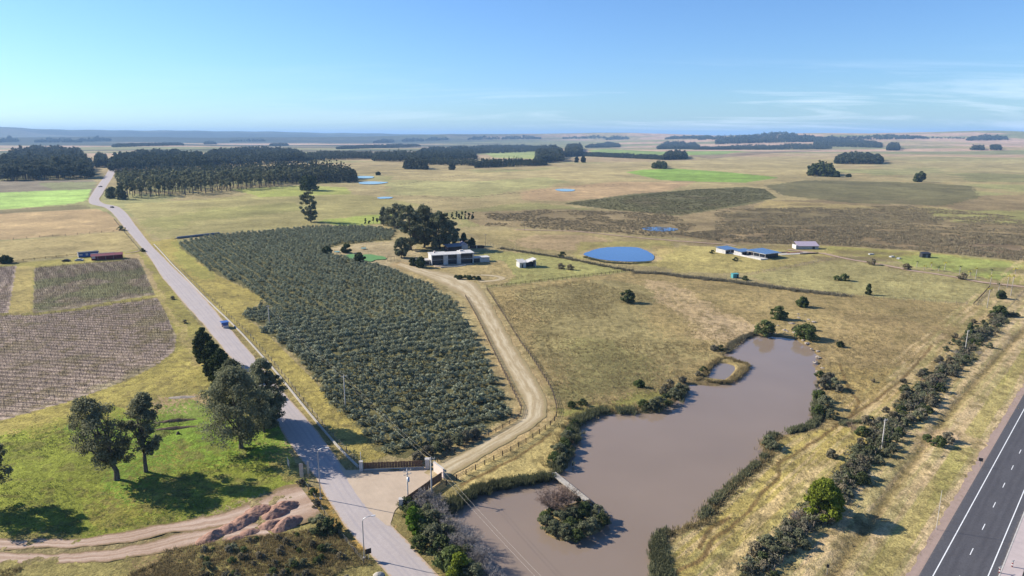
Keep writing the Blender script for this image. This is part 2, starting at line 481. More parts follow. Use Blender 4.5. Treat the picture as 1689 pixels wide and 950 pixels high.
ROAD_ANG = math.radians(122)
HWY_ANG = math.radians(46.6)
M = dict(
    ground=ground_mat(),
    road=lane_mat('pale_road_surface', alb((208, 196, 190)), alb((190, 180, 178)), alb((206, 180, 150)), alb((196, 184, 178)), (0.26, 0.40, 0.62, 0.76), 0.05, 0.06, 0.12, 0.15),
    sand=road_mat('sandy_gravel', alb((216, 194, 168)), 0.25, ROAD_ANG, bump=0.4, dark=0.86),
    drive=lane_mat('driveway_gravel', alb((200, 178, 138)), alb((226, 208, 172)), alb((176, 158, 114)), alb((176, 154, 112)), (0.34, 0.66), 0.18, 0.16, 0.3, 0.6),
    track=lane_mat('pink_dirt', alb((200, 170, 146)), alb((222, 196, 174)), alb((150, 128, 92)), alb((176, 146, 120)), (0.32, 0.68), 0.16, 0.14, 0.3, 0.6),
    asphalt=lane_mat('asphalt', (0.088, 0.086, 0.092), (0.068, 0.066, 0.072), (0.11, 0.10, 0.098), (0.076, 0.074, 0.080), (0.26, 0.38, 0.62, 0.76), 0.055, 0.02, 0.45, 0.12),
    gravel=road_mat('pink_gravel', alb((190, 165, 150)), 0.3, HWY_ANG, sc=0.8, bump=0.5),
    paving=solid('pale_paving', alb((215, 198, 192)), 0.85, 0.07, 0.5),
    paint=solid('road_paint', (0.72, 0.72, 0.70), 0.6, 0.12, 1.2),
    water=water_mat('muddy_water', (0.215, 0.163, 0.122)),
    water2=water_mat('silty_water', (0.20, 0.16, 0.125)),
    pond=water_mat('sky_tinted_water', (0.055, 0.12, 0.27), 0.12, 0.2),  # blue of the reflected sky is put into the base colour
    pale_pond=water_mat('sky_glare_water', (0.20, 0.27, 0.29), 0.12, 0.15),  # pale glare of the sky on the water, painted as base colour
    white=solid('white_render', (0.50, 0.49, 0.475), 0.8, 0.10, 0.6, dirt=(0.36, 0.34, 0.31)),
    pinkwall=solid('pale_pink_wall', (0.62, 0.50, 0.43), 0.8, 0.08, 1.2),
    concrete=solid('concrete', (0.44, 0.41, 0.37), 0.85, 0.15, 1.0),
    palestone=solid('pale_stone', (0.40, 0.36, 0.30), 0.9, 0.2, 2.0, 0.4),
    darkglass=solid('dark_glass', (0.02, 0.027, 0.04), 0.3, 0.1, 0.5, spec=0.35),
    darkwood=solid('dark_wood', (0.055, 0.035, 0.028), 0.8, 0.3, 3.0),
    brownwood=solid('brown_wood', (0.14, 0.085, 0.055), 0.8, 0.25, 4.0),
    greywood=solid('grey_wood', (0.20, 0.16, 0.12), 0.85, 0.25, 4.0),
    steel=solid('galvanised_steel', (0.42, 0.43, 0.44), 0.45, 0.1, 2.0, metal=0.5),
    dark=solid('dark_metal', (0.03, 0.03, 0.035), 0.5, 0.2, 2.0),
    blueroof=solid('blue_sheet_roof', (0.09, 0.15, 0.26), 0.25, 0.1, 0.3, spec=0.6),
    lilac=solid('lilac_sheet_roof', (0.40, 0.33, 0.38), 0.5, 0.1, 0.8),
    greyroof=solid('grey_sheet_roof', (0.16, 0.17, 0.20), 0.5, 0.15, 0.8),
    blue=solid('blue_paint', (0.04, 0.10, 0.30), 0.45, 0.1, 2.0),
    red=solid('dark_red_paint', (0.16, 0.025, 0.03), 0.6, 0.2, 1.0),
    brick=solid('brick_red', (0.30, 0.12, 0.08), 0.9, 0.2, 3.0),
    teal=solid('teal_paint', (0.07, 0.26, 0.27), 0.5, 0.15, 1.0),
    lawn=solid('bright_lawn', alb((104, 156, 84)), 0.9, 0.12, 0.8),
    earth=solid('red_brown_earth', (0.31, 0.185, 0.135), 0.95, 0.28, 1.2, 0.9, spec=0.05),
    soil=solid('brown_soil', (0.15, 0.105, 0.075), 0.95, 0.25, 1.5, 0.8, spec=0.05),
    bark=solid('bark', (0.13, 0.105, 0.085), 0.95, 0.35, 2.5, 0.5, spec=0.05),
    palebark=solid('pale_bark', (0.34, 0.30, 0.26), 0.9, 0.3, 1.5, 0.3, spec=0.05),
    bare=solid('bare_twigs', (0.27, 0.245, 0.225), 0.9, 0.25, 1.2, spec=0.05),
    bare_brown=solid('brown_twigs', (0.22, 0.155, 0.12), 0.9, 0.25, 1.2, spec=0.05),
    vine=solid('vine_wood', (0.11, 0.085, 0.07), 0.9, 0.3, 1.0, spec=0.05),
    rock=solid('pale_rock', (0.30, 0.25, 0.20), 0.9, 0.3, 2.0, 0.6),
    lamp=solid('lamp_head', (0.5, 0.5, 0.5), 0.4, 0.05, 2.0),
    gum=leaf_mat('gum_leaves', (0.10, 0.108, 0.052), (0.32, 0.31, 0.20), 0.45),
    dark_gum=leaf_mat('dark_gum_leaves', (0.100, 0.112, 0.058), (0.27, 0.27, 0.165), 0.4),
    wood=leaf_mat('wood_leaves', (0.040, 0.052, 0.034), (0.108, 0.116, 0.078), 0.25),
    wood_light=leaf_mat('young_wood_leaves', (0.045, 0.058, 0.032), (0.105, 0.112, 0.066), 0.15),
    conifer=leaf_mat('conifer_leaves', (0.038, 0.052, 0.020), (0.110, 0.125, 0.055), 0.1),
    olive=leaf_mat('olive_leaves', (0.155, 0.172, 0.105), (0.35, 0.36, 0.245), 0.2),
    green_bush=leaf_mat('green_bush_leaves', (0.060, 0.085, 0.028), (0.165, 0.190, 0.075), 0.3),
    lime=leaf_mat('lime_bush_leaves', (0.09, 0.12, 0.015), (0.20, 0.23, 0.035), 0.3),
    reed=leaf_mat('reed_leaves', (0.070, 0.084, 0.042), (0.24, 0.235, 0.13), 0.25),
    drygrass=leaf_mat('dry_grass', (0.20, 0.155, 0.075), (0.36, 0.29, 0.15), 0.2),
    scrub=leaf_mat('dry_scrub_leaves', (0.13, 0.108, 0.062), (0.30, 0.25, 0.16), 0.15),
    greyscrub=leaf_mat('grey_scrub_leaves', (0.100, 0.094, 0.060), (0.23, 0.205, 0.145), 0.2),
    yellow=leaf_mat('yellow_palm_leaves', (0.28, 0.26, 0.04), (0.55, 0.46, 0.08), 0.3),
)

# ------------------------------------------------------------------ mesh helpers
COL = scene.collection


def np_mesh(name, V, F, mats, smooth_=False, mat_index=None):
    """V (n,3), F (m,k) array of same-sized faces or list of such arrays"""
    me = bpy.data.meshes.new(name)
    if not isinstance(F, list):
        F = [F]
    F = [np.asarray(f, np.int32) for f in F if len(f)]
    nl = sum(f.size for f in F)
    npoly = sum(len(f) for f in F)
    me.vertices.add(len(V)); me.vertices.foreach_set('co', np.asarray(V, np.float32).ravel())
    me.loops.add(nl); me.loops.foreach_set('vertex_index', np.concatenate([f.ravel() for f in F]))
    me.polygons.add(npoly)
    tot = np.concatenate([np.full(len(f), f.shape[1], np.int32) for f in F])
    start = np.concatenate([[0], np.cumsum(tot)[:-1]]).astype(np.int32)
    me.polygons.foreach_set('loop_start', start)
    if mat_index is not None:
        me.polygons.foreach_set('material_index', np.asarray(mat_index, np.int32))
    me.polygons.foreach_set('use_smooth', np.full(npoly, bool(smooth_)))
    me.update(calc_edges=True)
    me.validate()
    for m in (mats if isinstance(mats, (list, tuple)) else [mats]):
        me.materials.append(m)
    return me


def link(name, me, parent=None, loc=(0, 0, 0), rz=0.0, sc=1.0):
    o = bpy.data.objects.new(name, me)
    COL.objects.link(o)
    o.location = loc
    o.rotation_euler = (0, 0, rz)
    o.scale = (sc, sc, sc) if not isinstance(sc, tuple) else sc
    if parent:
        o.parent = parent
    return o


def tag(o, label, cat, group=None):
    o['label'] = label; o['category'] = cat
    if group:
        o['group'] = group
    return o


def struct(o, kind='structure', label=None):
    o['kind'] = kind
    if label:
        o['label'] = label
    return o


class MB:
    """collects boxes, tubes and quads into one mesh"""

    def __init__(s):
        s.V = []; s.Q = []; s.T = []; s.n = 0

    def add(s, V, Q=None, T=None):
        s.V.append(np.asarray(V, float))
        if Q is not None and len(Q):
            s.Q.append(np.asarray(Q, int) + s.n)
        if T is not None and len(T):
            s.T.append(np.asarray(T, int) + s.n)
        s.n += len(V)
        return s

    def box(s, x0, x1, y0, y1, z0, z1, rot=None, top=None):
        V = np.array([[x, y, z] for z in (z0, z1) for x, y in ((x0, y0), (x1, y0), (x1, y1), (x0, y1))], float)
        if top is not None:
            V[4:, 2] = top
        if rot is not None:
            V = V @ rot.T
        return s.add(V, [[0, 3, 2, 1], [4, 5, 6, 7], [0, 1, 5, 4], [1, 2, 6, 5], [2, 3, 7, 6], [3, 0, 4, 7]])

    def tube(s, P, R, k=6, cap=True):
        P = np.array(P, float); R = np.broadcast_to(np.array(R, float), (len(P),))
        V = []
        for i in range(len(P)):
            d = P[min(i + 1, len(P) - 1)] - P[max(i - 1, 0)]
            d = d / (np.linalg.norm(d) + 1e-9)
            a = np.cross(d, [0.3, 0.9, 0.1]) if abs(d[2]) > 0.8 else np.cross(d, [0, 0, 1.0])
            a /= np.linalg.norm(a) + 1e-9
            b = np.cross(d, a)
            for j in range(k):
                t = 2 * math.pi * j / k
                V.append(P[i] + R[i] * (math.cos(t) * a + math.sin(t) * b))
        Q = [[i * k + j, i * k + (j + 1) % k, (i + 1) * k + (j + 1) % k, (i + 1) * k + j] for i in range(len(P) - 1) for j in range(k)]
        T = []
        if cap:
            V.append(P[-1]); e = len(V) - 1
            T = [[(len(P) - 1) * k + j, (len(P) - 1) * k + (j + 1) % k, e] for j in range(k)]
        return s.add(V, Q, T)

    def mesh(s, name, mat, smooth_=False):
        F = []
        if s.Q: F.append(np.concatenate(s.Q))
        if s.T: F.append(np.concatenate(s.T))
        return np_mesh(name, np.concatenate(s.V), F, mat, smooth_)

    def build(s, name, mat, parent=None, loc=(0, 0, 0), rz=0.0, smooth_=False):
        return link(name, s.mesh(name, mat, smooth_), parent, loc, rz)


def empty(name, loc, rz=0.0, sc=1.0):
    o = bpy.data.objects.new(name, None)
    COL.objects.link(o)
    o.location = loc; o.rotation_euler = (0, 0, rz); o.scale = (sc, sc, sc) if not isinstance(sc, tuple) else sc
    o.empty_display_size = 0.5
    return o


def copy_tree(o, parent=None):
    c = o.copy(); COL.objects.link(c); c.parent = parent
    for ch in list(o.children):
        copy_tree(ch, c)
    return c


def leaves(rng, C, R, per, size, flat=0.8, out=0.62):
    """quads spread through clumps: C (k,3) centres, R (k,) radii"""
    k = len(C)
    N = k * per
    d = rng.normal(size=(N, 3)); d /= np.linalg.norm(d, axis=1)[:, None]
    rad = rng.random(N) ** 0.35
    c = np.repeat(C, per, 0); r = np.repeat(R, per)
    p = c + d * (rad * r)[:, None] * np.array([1, 1, flat])
    nrm = d * out + rng.normal(size=(N, 3)) * (1 - out) + np.array([0, 0, 0.18])
    nrm /= np.linalg.norm(nrm, axis=1)[:, None] + 1e-9
    a = np.cross(nrm, rng.normal(size=(N, 3))); a /= np.linalg.norm(a, axis=1)[:, None] + 1e-9
    b = np.cross(nrm, a)
    s1 = size * (0.6 + 0.8 * rng.random(N))[:, None] * 0.5
    s2 = s1 * (0.45 + 0.4 * rng.random(N))[:, None]
    V = np.stack([p - a * s1 - b * s2, p + a * s1 * 0.9 - b * s2 * 0.8, p + a * s1 * 1.1 + b * s2, p - a * s1 * 0.8 + b * s2 * 0.9], 1).reshape(-1, 3)
    F = np.arange(len(V)).reshape(-1, 4)
    return V, F


def crown_clumps(rng, n, w, z0, z1, shape='dome', lean=(0, 0)):
    """clump centres filling an uneven crown envelope"""
    C = []
    lobes = rng.random(7) * 0.5 + 0.65
    while len(C) < n:
        a = rng.random() * 2 * math.pi
        t = rng.random()
        if shape == 'dome':
            prof = (math.sin(math.pi * min(1, (t * 0.86 + 0.14))) ** 0.6)
        elif shape == 'cone':
            prof = (1 - t) ** 0.8 * 0.9 + 0.12
        elif shape == 'column':
            prof = 0.6 + 0.4 * math.sin(math.pi * t)
        else:
            prof = 1
        lf = lobes[int(a / (2 * math.pi) * 7) % 7]
        r = w * prof * lf * rng.random() ** 0.42
        C.append([math.cos(a) * r + lean[0] * t, math.sin(a) * r + lean[1] * t, z0 + (z1 - z0) * t])
    return np.array(C)


def make_tree(name, seed, h, w, leafmat, barkmat=None, z0f=0.3, n=40, per=160, size=0.55, cr=0.26, shape='dome',
              lean=(0, 0), trunk_r=0.35, limbs=7, flat=0.75):
    """returns (trunk mesh, crown mesh); tree stands at the origin"""
    rng = np.random.default_rng(seed)
    C = crown_clumps(rng, n, w, h * z0f, h * 0.93, shape, lean)
    R = (cr * w) * (0.6 + 0.8 * rng.random(n))
    V, F = leaves(rng, C, R, per, size, flat, 0.62)
    V[:, 2] = np.maximum(V[:, 2], 0.05)
    crown = np_mesh(name + '_crown', V, F, leafmat)
    mb = MB()
    fork = np.array([lean[0] * 0.15, lean[1] * 0.15, h * (z0f * 0.75 + 0.05)])
    mb.tube([(0, 0, -0.4), (rng.normal() * 0.1, rng.normal() * 0.1, fork[2] * 0.5), fork], [trunk_r * 1.35, trunk_r, trunk_r * 0.85], 8)
    idx = rng.permutation(n)[:limbs]
    for i in idx:
        e = C[i]
        m = fork * 0.45 + e * 0.55 + np.array([rng.normal() * w * 0.05, rng.normal() * w * 0.05, h * 0.03])
        mb.tube([fork - (0, 0, trunk_r), m, e], [trunk_r * 0.6, trunk_r * 0.32, trunk_r * 0.08], 5)
    trunk = mb.mesh(name + '_trunk', barkmat or M['bark'], True)
    return trunk, crown


def put_tree(meshes, name, loc, label, cat='tree', group=None, rz=0.0, sc=1.0):
    e = empty(name, loc, rz, sc)
    link('trunk', meshes[0], e); link('crown', meshes[1], e)
    tag(e, label, cat, group)
    return e


def at3(px, py):
    p = at(px, py)
    return (float(p[0]), float(p[1]), float(p[2]))

# ------------------------------------------------------------------ outlines read off the photograph, laid on the ground
ROAD_LR = [(264, 178.7, 181.5), (268, 181, 184), (274, 182, 187), (280, 179, 190), (290, 173, 187), (300, 165, 181), (311, 157, 174), (320, 151, 169),
           (329, 146, 164)]
ROAD_LR2 = [(336, 148, 172), (339, 158, 187), (342, 171, 197), (348, 181, 205), (354, 187, 211), (362, 194, 217), (372, 202, 224), (382, 211, 232),
            (395, 222, 242), (408, 233, 253), (420, 243, 265), (441, 257, 286), (456, 266, 302), (471, 279, 318), (486, 291, 332),
            (511, 313, 354), (526, 327, 366), (552, 349, 388), (579, 371, 411), (600, 388, 428), (620, 403, 445), (648, 423, 468), (689, 451, 505),
            (730, 476, 537), (778, 512, 573), (797, 526, 588), (837, 549, 618), (868, 568, 648), (903, 600, 681), (937, 629, 712),
            (950, 640, 724), (985, 671, 757), (1030, 712, 800)]
ROAD_ALL = ROAD_LR + ROAD_LR2
ROAD_L = np.array([at(l, y)[:2] for y, l, r in ROAD_ALL]); ROAD_R = np.array([at(r, y)[:2] for y, l, r in ROAD_ALL])
APRON = poly([(560, 770), (571, 776), (598, 775), (702, 771), (714, 776), (716, 786), (698, 800), (678, 818), (662, 832), (652, 842), (646, 857), (640, 868), (600, 832)])
DRIVE_L = [(655, 437), (680, 448), (700, 455), (722, 464), (745, 477), (762, 486), (776, 500), (790, 520), (803, 545), (815, 570), (828, 595), (843, 620), (857, 645), (866, 665), (862, 685), (845, 702), (815, 718), (780, 738), (745, 756), (718, 768), (700, 780)]
DRIVE_R = [(662, 434), (692, 442), (715, 447), (745, 453), (775, 462), (792, 478), (803, 495), (814, 515), (828, 540), (842, 565), (858, 590), (874, 615), (888, 640), (897, 660), (896, 684), (880, 702), (850, 720), (812, 742), (778, 762), (752, 776), (725, 792)]
POND = poly([(1246, 553), (1275, 554), (1308, 557), (1320, 564), (1337, 571), (1348, 588), (1342, 606), (1346, 622), (1350, 642), (1341, 660), (1345, 690), (1333, 703), (1300, 712),
             (1272, 720), (1262, 744), (1246, 762), (1230, 775), (1205, 798), (1180, 818), (1162, 842), (1146, 859), (1103, 869), (1084, 884), (1076, 902), (1078, 926), (1074, 955),
             (1055, 1020), (1000, 1090), (880, 1090), (835, 1010), (815, 960), (800, 925), (775, 890), (757, 862), (748, 846), (757, 832), (789, 815), (839, 803), (876, 798), (908, 794),
             (924, 783), (936, 768), (940, 748), (951, 722), (948, 708), (957, 696), (988, 684), (1033, 680), (1065, 681), (1097, 677), (1113, 663), (1132, 644), (1137, 633), (1148, 632), (1182, 634), (1206, 631),
             (1236, 607), (1241, 599), (1222, 592), (1198, 584), (1212, 569), (1230, 558)])
ISLAND = poly([(884, 850), (893, 838), (915, 828), (945, 822), (965, 822), (985, 836), (1002, 850), (1003, 862), (990, 872), (968, 882), (955, 892), (925, 890), (900, 880), (886, 868)])
POOL = poly([(1182, 597), (1198, 597), (1211, 601), (1212, 607), (1204, 617), (1194, 624), (1178, 623), (1165, 620), (1166, 613), (1175, 603)])
BLUE = poly([(963, 420), (975, 414), (990, 410), (1010, 408), (1045, 408), (1062, 412), (1077, 421), (1078, 427), (1070, 431), (1040, 432), (1015, 431), (995, 429), (975, 425)])


def line_w(A, B, t0, t1):
    a = np.array(at(*A)[:2]); b = np.array(at(*B)[:2])
    return a + (b - a) * t0, a + (b - a) * t1


HW0 = np.array(at(1539, 950)[:2]); HD = np.array([math.cos(HWY_ANG), math.sin(HWY_ANG)]); HN = np.array([HD[1], -HD[0]])   # HN points right of travel
HW_LINE2 = float((np.array(at(1630, 950)[:2]) - HW0) @ HN)


def hpt(s, off):
    p = HW0 + HD * s + HN * off
    return (float(p[0]), float(p[1]))


# ------------------------------------------------------------------ the ground sheet
def build_ground():
    a_f = np.radians(np.arange(-50, 50.001, 0.085))
    a_c1 = np.radians(np.arange(-180, -50, 5.0)); a_c2 = np.radians(np.arange(53, 180.1, 5.0))
    A = np.concatenate([a_c1, a_f, a_c2]); A[-1] = math.pi
    r = [0.5, 10, 25, 40, 55, 68]
    while r[-1] < 42000:
        q = r[-1]
        r.append(q + max(0.42, min(q * q * 2.0e-5, q * 0.0115)))
    Rr = np.array(r)
    AA, RR = np.meshgrid(A, Rr)
    X = (RR * np.sin(AA)).ravel(); Y = (RR * np.cos(AA)).ravel()
    Z = relief(X, Y)
    na, nr = len(A), len(Rr)
    i = np.arange(nr - 1)[:, None] * na + np.arange(na - 1)[None, :]
    F = np.stack([i, i + 1, i + na + 1, i + na], -1).reshape(-1, 4)[:, ::-1]
    R = np.hypot(X, Y)
    near = R < 1200
    # tussocky surface near the camera
    Z = Z + np.where(R < 700, (fbm(X, Y, 2.2, 3, 5) - 0.5) * 0.35 + (fbm(X, Y, 14, 3, 7) - 0.5) * 0.5, 0) * (1 - sstep(400, 700, R))
    # flat under roads and yards
    hard = np.minimum.reduce([dist_line((ROAD_L + ROAD_R) / 2, X, Y, reach=15),
                              dist_line(np.array([hpt(-40, 3.6), hpt(400, 3.6)]), X, Y, reach=25) - 10,
                              dist_line(APRON.mean(0)[None].repeat(2, 0), X, Y, reach=20),
                              dist_line(np.array([at((a[0] + b[0]) / 2, (a[1] + b[1]) / 2)[:2] for a, b in zip(DRIVE_L, DRIVE_R)]), X, Y, reach=20)])
    Z = np.where(near, Z * sstep(6, 10, hard), Z)
    # basins: the pond, the small side pool, the blue pond; the island rises from the pond
    dP = dist_line(POND, X, Y, True, 12); inP = inside(POND, X, Y)
    sd = np.where(inP, -dP, dP)
    dI = dist_line(ISLAND, X, Y, True, 12); inI = inside(ISLAND, X, Y)
    sdI = np.where(inI, -dI, dI)
    sd = np.maximum(sd, -sdI)
    wob = (fbm(X, Y, 3.0, 3, 21) - 0.5) * 2.2
    Z = np.where(np.abs(sd) < 1e8, Z * sstep(0, 6, sd) - 1.6 * (1 - sstep(-2.2, 2.6, sd + wob)), Z)
    dL = dist_line(POOL, X, Y, True, 6); inL = inside(POOL, X, Y)
    sl = np.where(inL, -dL, dL)
    Z = np.where(sl < 1e8, np.where(sl < 2, Z * sstep(0, 2, sl), Z) - 1.4 * (1 - sstep(-1.0, 1.0, sl)), Z)
    # shallow ditches in the mown verge beside the highway
    off = (X - HW0[0]) * HN[0] + (Y - HW0[1]) * HN[1]
    s_ = (X - HW0[0]) * HD[0] + (Y - HW0[1]) * HD[1]
    dit = np.exp(-((off + 14.0 + 1.6 * np.sin(s_ / 60)) / 1.3) ** 2) * np.where((s_ > -60) & (s_ < 480), 1, 0)
    Z = Z - 0.4 * dit
    # ------- colours
    base = np.array([150, 138, 92.])
    C = np.tile(base, (len(X), 1))
    n_big = fbm(X, Y, 260, 4, 1)[:, None]; n_mid = fbm(X, Y, 45, 4, 2)[:, None]; n_sm = fbm(X, Y, 9, 4, 3)[:, None]

    def mix(mask, col, a=1.0):
        nonlocal C
        m = np.clip(np.asarray(mask, float), 0, 1)[:, None] * a
        C = C * (1 - m) + np.array(col, float) * m

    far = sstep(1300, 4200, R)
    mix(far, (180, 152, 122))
    mix(sstep(0.52, 0.62, n_big[:, 0]) * (1 - far), (128, 132, 80), 0.8)
    mix(sstep(0.55, 0.66, fbm(X, Y, 700, 3, 9)) * far, (150, 140, 92), 0.8)
    mix(sstep(0.56, 0.60, fbm(X * 0.45, Y * 1.6, 900, 3, 19)) * far, (112, 122, 74), 0.8)
    # dark woodland bands on the far left plain
    leftb = sstep(0.15, -0.25, X / (R + 1)) * sstep(3000, 4600, R)
    mix(sstep(0.43, 0.49, fbm(X * 0.35, Y, 900, 4, 33)) * leftb, (44, 56, 40), 0.92)
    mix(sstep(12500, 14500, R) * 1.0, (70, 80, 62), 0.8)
    mix(sstep(0.40, 0.46, fbm(X * 0.3, Y, 1500, 4, 35)) * sstep(8000, 9800, R) * sstep(0.2, -0.3, X / (R + 1)), (44, 54, 40), 0.85)

    wx = X + (fbm(X, Y, 14, 3, 41) - 0.5) * 10; wy = Y + (fbm(X, Y, 14, 3, 42) - 0.5) * 10
    wx2 = X + (fbm(X, Y, 3, 3, 43) - 0.5) * 3; wy2 = Y + (fbm(X, Y, 3, 3, 44) - 0.5) * 3
    hs1 = _h(np.floor(X * 1.3), np.floor(Y * 1.3), 91) + _h(np.floor(X * 3.1), np.floor(Y * 3.1), 92) - 1.0
    wx2 = wx2 + hs1 * 1.2; wx = wx + hs1 * 3.5; wy = wy - hs1 * 2.0
    wx3 = X + (fbm(X, Y, 60, 3, 45) - 0.5) * 60 + hs1 * 9; wy3 = Y + (fbm(X, Y, 60, 3, 46) - 0.5) * 60 - hs1 * 7

    def patch(pts, col, a=1.0, warp=1):
        P = poly(pts) if isinstance(pts, list) else pts
        xx, yy = ((X, Y), (wx2, wy2), (wx, wy), (wx3, wy3))[warp]
        mix(inside(P, xx, yy), col, a)

    # --- left, beyond the vineyard
    patch([(-200, 300), (158, 297), (158, 318), (-200, 330)], (118, 112, 96), 0.8, 2)
    patch([(60, 302), (158, 299), (156, 310), (90, 314)], (128, 140, 86), 0.7, 2)
    patch([(-200, 322), (0, 318), (100, 314), (152, 312), (142, 330), (120, 336), (60, 341), (0, 346), (-200, 356)], (150, 184, 92), 1, 1)
    patch([(-200, 356), (0, 347), (140, 337), (150, 345), (0, 358), (-200, 366)], (104, 96, 66), 0.7, 2)
    patch([(-200, 366), (0, 352), (160, 345), (180, 352), (206, 380), (0, 397), (-200, 412)], (164, 142, 98), 1, 1)
    patch([(-200, 412), (0, 398), (208, 382), (228, 408), (226, 412), (130, 420), (0, 434), (-200, 452)], (160, 146, 92), 1, 1)
    # --- middle distance pastures (left of the blue pond)
    patch([(205, 336), (330, 330), (480, 312), (600, 320), (700, 335), (640, 365), (520, 372), (420, 380), (330, 388), (260, 394), (235, 380), (222, 360)], (148, 142, 86), 1, 2)
    patch([(235, 360), (330, 345), (470, 335), (480, 350), (350, 365), (240, 385)], (128, 130, 70), 0.6, 3)
    patch([(520, 364), (600, 356), (640, 352), (660, 356), (640, 368), (560, 374)], (140, 160, 66), 0.8, 2)
    patch([(480, 303), (590, 303), (640, 300), (660, 282), (760, 287), (900, 280), (1000, 268), (1200, 262), (1400, 262), (1360, 290), (1240, 300), (900, 330), (700, 338), (600, 322), (490, 315)], (158, 146, 98), 1, 2)
    patch([(640, 296), (780, 300), (900, 292), (940, 300), (800, 325), (640, 322)], (150, 152, 94), 0.7, 3)
    patch([(380, 312), (500, 306), (570, 309), (580, 320), (430, 325)], (140, 160, 64), 0.6, 2)
    patch([(750, 345), (880, 335), (960, 345), (900, 365), (780, 372)], (120, 122, 70), 0.7, 3)
    patch([(860, 315), (1010, 300), (1150, 300), (1090, 318), (930, 332), (860, 330)], (172, 144, 104), 0.75, 2)
    patch([(1032, 284), (1060, 280), (1112, 278), (1190, 283), (1270, 291), (1285, 293), (1230, 301), (1170, 300), (1090, 297)], (118, 150, 62), 1, 1)
    patch([(968, 248), (1000, 246), (1090, 250), (1230, 249), (1190, 256), (1110, 256), (985, 254)], (120, 146, 74), 0.95, 1)
    patch([(800, 252), (880, 249), (896, 252), (880, 262), (815, 260)], (140, 156, 90), 0.95, 1)
    patch([(1135, 256), (1220, 253), (1250, 250), (1370, 246), (1250, 255), (1170, 262)], (110, 98, 82), 0.6, 1)
    # --- brown scrub flats on the right
    patch([(760, 350), (900, 345), (1120, 350), (1260, 330), (1400, 330), (1700, 320), (2000, 330), (2000, 455), (1689, 428), (1600, 422), (1500, 412), (1360, 405), (1200, 400), (1110, 390), (1000, 384), (880, 376), (790, 372)], (130, 116, 80), 1, 2)
    patch([(928, 336), (1040, 320), (1150, 312), (1230, 308), (1262, 312), (1282, 326), (1245, 336), (1120, 356), (1010, 346)], (92, 92, 58), 1, 1)
    patch([(1262, 306), (1330, 297), (1480, 300), (1600, 306), (1620, 325), (1560, 340), (1400, 335), (1290, 322)], (98, 96, 62), 0.95, 2)
    patch([(1190, 352), (1330, 338), (1480, 345), (1560, 352), (1560, 368), (1400, 372), (1200, 372)], (100, 92, 62), 0.8, 2)
    patch([(1262, 330), (1400, 338), (1560, 342), (1540, 352), (1380, 345), (1240, 346)], (160, 146, 88), 0.6, 2)
    patch([(1500, 346), (1700, 346), (2000, 360), (2000, 380), (1689, 372), (1560, 366)], (142, 144, 80), 0.8, 3)
    patch([(1180, 380), (1400, 375), (1689, 395), (1689, 428), (1500, 410), (1300, 402), (1180, 398)], (124, 108, 76), 0.8, 2)
    patch([(1560, 395), (1689, 402), (1689, 432), (1600, 422)], (98, 84, 66), 0.6, 2)
    patch([(1440, 268), (1700, 262), (2000, 270), (2000, 300), (1689, 300), (1500, 300)], (150, 142, 96), 0.8, 3)
    patch([(1560, 284), (1689, 288), (1900, 292), (1900, 304), (1600, 300)], (112, 116, 72), 0.7, 3)
    patch([(1400, 282), (1540, 276), (1560, 284), (1450, 290)], (124, 126, 80), 0.6, 3)
    # --- paddocks round the houses
    patch([(770, 380), (870, 378), (1000, 385), (1110, 392), (1110, 420), (1050, 446), (830, 408), (790, 395)], (146, 134, 86), 1, 2)
    patch([(840, 396), (880, 388), (960, 388), (1010, 396), (1000, 404), (930, 414), (850, 406)], (170, 148, 106), 0.9, 2)
    patch([(955, 400), (1100, 396), (1130, 425), (1080, 440), (950, 425)], (154, 148, 80), 0.8, 2)
    patch([(1078, 404), (1125, 410), (1150, 440), (1110, 445), (1082, 432)], (176, 158, 96), 0.9, 2)
    patch([(1120, 405), (1360, 405), (1400, 420), (1240, 450), (1110, 448), (1075, 436)], (158, 148, 84), 0.9, 2)
    patch([(1230, 455), (1400, 424), (1500, 436), (1640, 465), (1600, 500), (1460, 492), (1300, 475)], (148, 142, 88), 1, 1)
    patch([(1365, 405), (1500, 414), (1689, 432), (1760, 440), (1740, 480), (1640, 462), (1500, 434), (1365, 415)], (146, 142, 74), 1, 1)
    patch([(1478, 424), (1540, 420), (1660, 432), (1689, 438), (1650, 462), (1560, 446), (1490, 436)], (138, 150, 74), 0.9, 1)
    patch([(795, 412), (900, 420), (1043, 447), (805, 474), (800, 450), (770, 435)], (138, 138, 78), 1, 1)
    patch([(640, 430), (830, 430), (850, 455), (830, 470), (700, 470), (660, 445)], (160, 144, 94), 1, 1)
    patch([(530, 412), (600, 400), (680, 398), (700, 430), (690, 445), (660, 447), (600, 430)], (168, 154, 112), 1, 1)
    # --- big pasture around the muddy pond
    patch([(803, 476), (1045, 448), (1215, 462), (1400, 486), (1610, 503), (1660, 506), (1560, 600), (1430, 735), (1200, 950), (1000, 1100), (760, 1000), (740, 830), (900, 720), (917, 668), (880, 600)], (146, 130, 82), 1, 0)
    patch([(820, 490), (960, 462), (1080, 480), (1130, 540), (1150, 580), (1080, 650), (960, 680), (920, 660), (880, 590)], (132, 124, 78), 0.8, 3)
    patch([(960, 560), (1060, 560), (1130, 600), (1060, 660), (960, 670), (915, 640)], (118, 118, 66), 0.5, 3)
    patch([(1060, 462), (1120, 468), (1160, 500), (1240, 530), (1250, 548), (1200, 560), (1150, 560), (1130, 520), (1080, 490)], (176, 154, 110), 0.85, 2)
    patch([(1160, 508), (1235, 535), (1240, 552), (1190, 572), (1150, 545)], (186, 164, 122), 0.7, 2)
    patch([(1340, 520), (1500, 530), (1600, 560), (1560, 600), (1480, 640), (1350, 600)], (142, 124, 80), 0.7, 3)
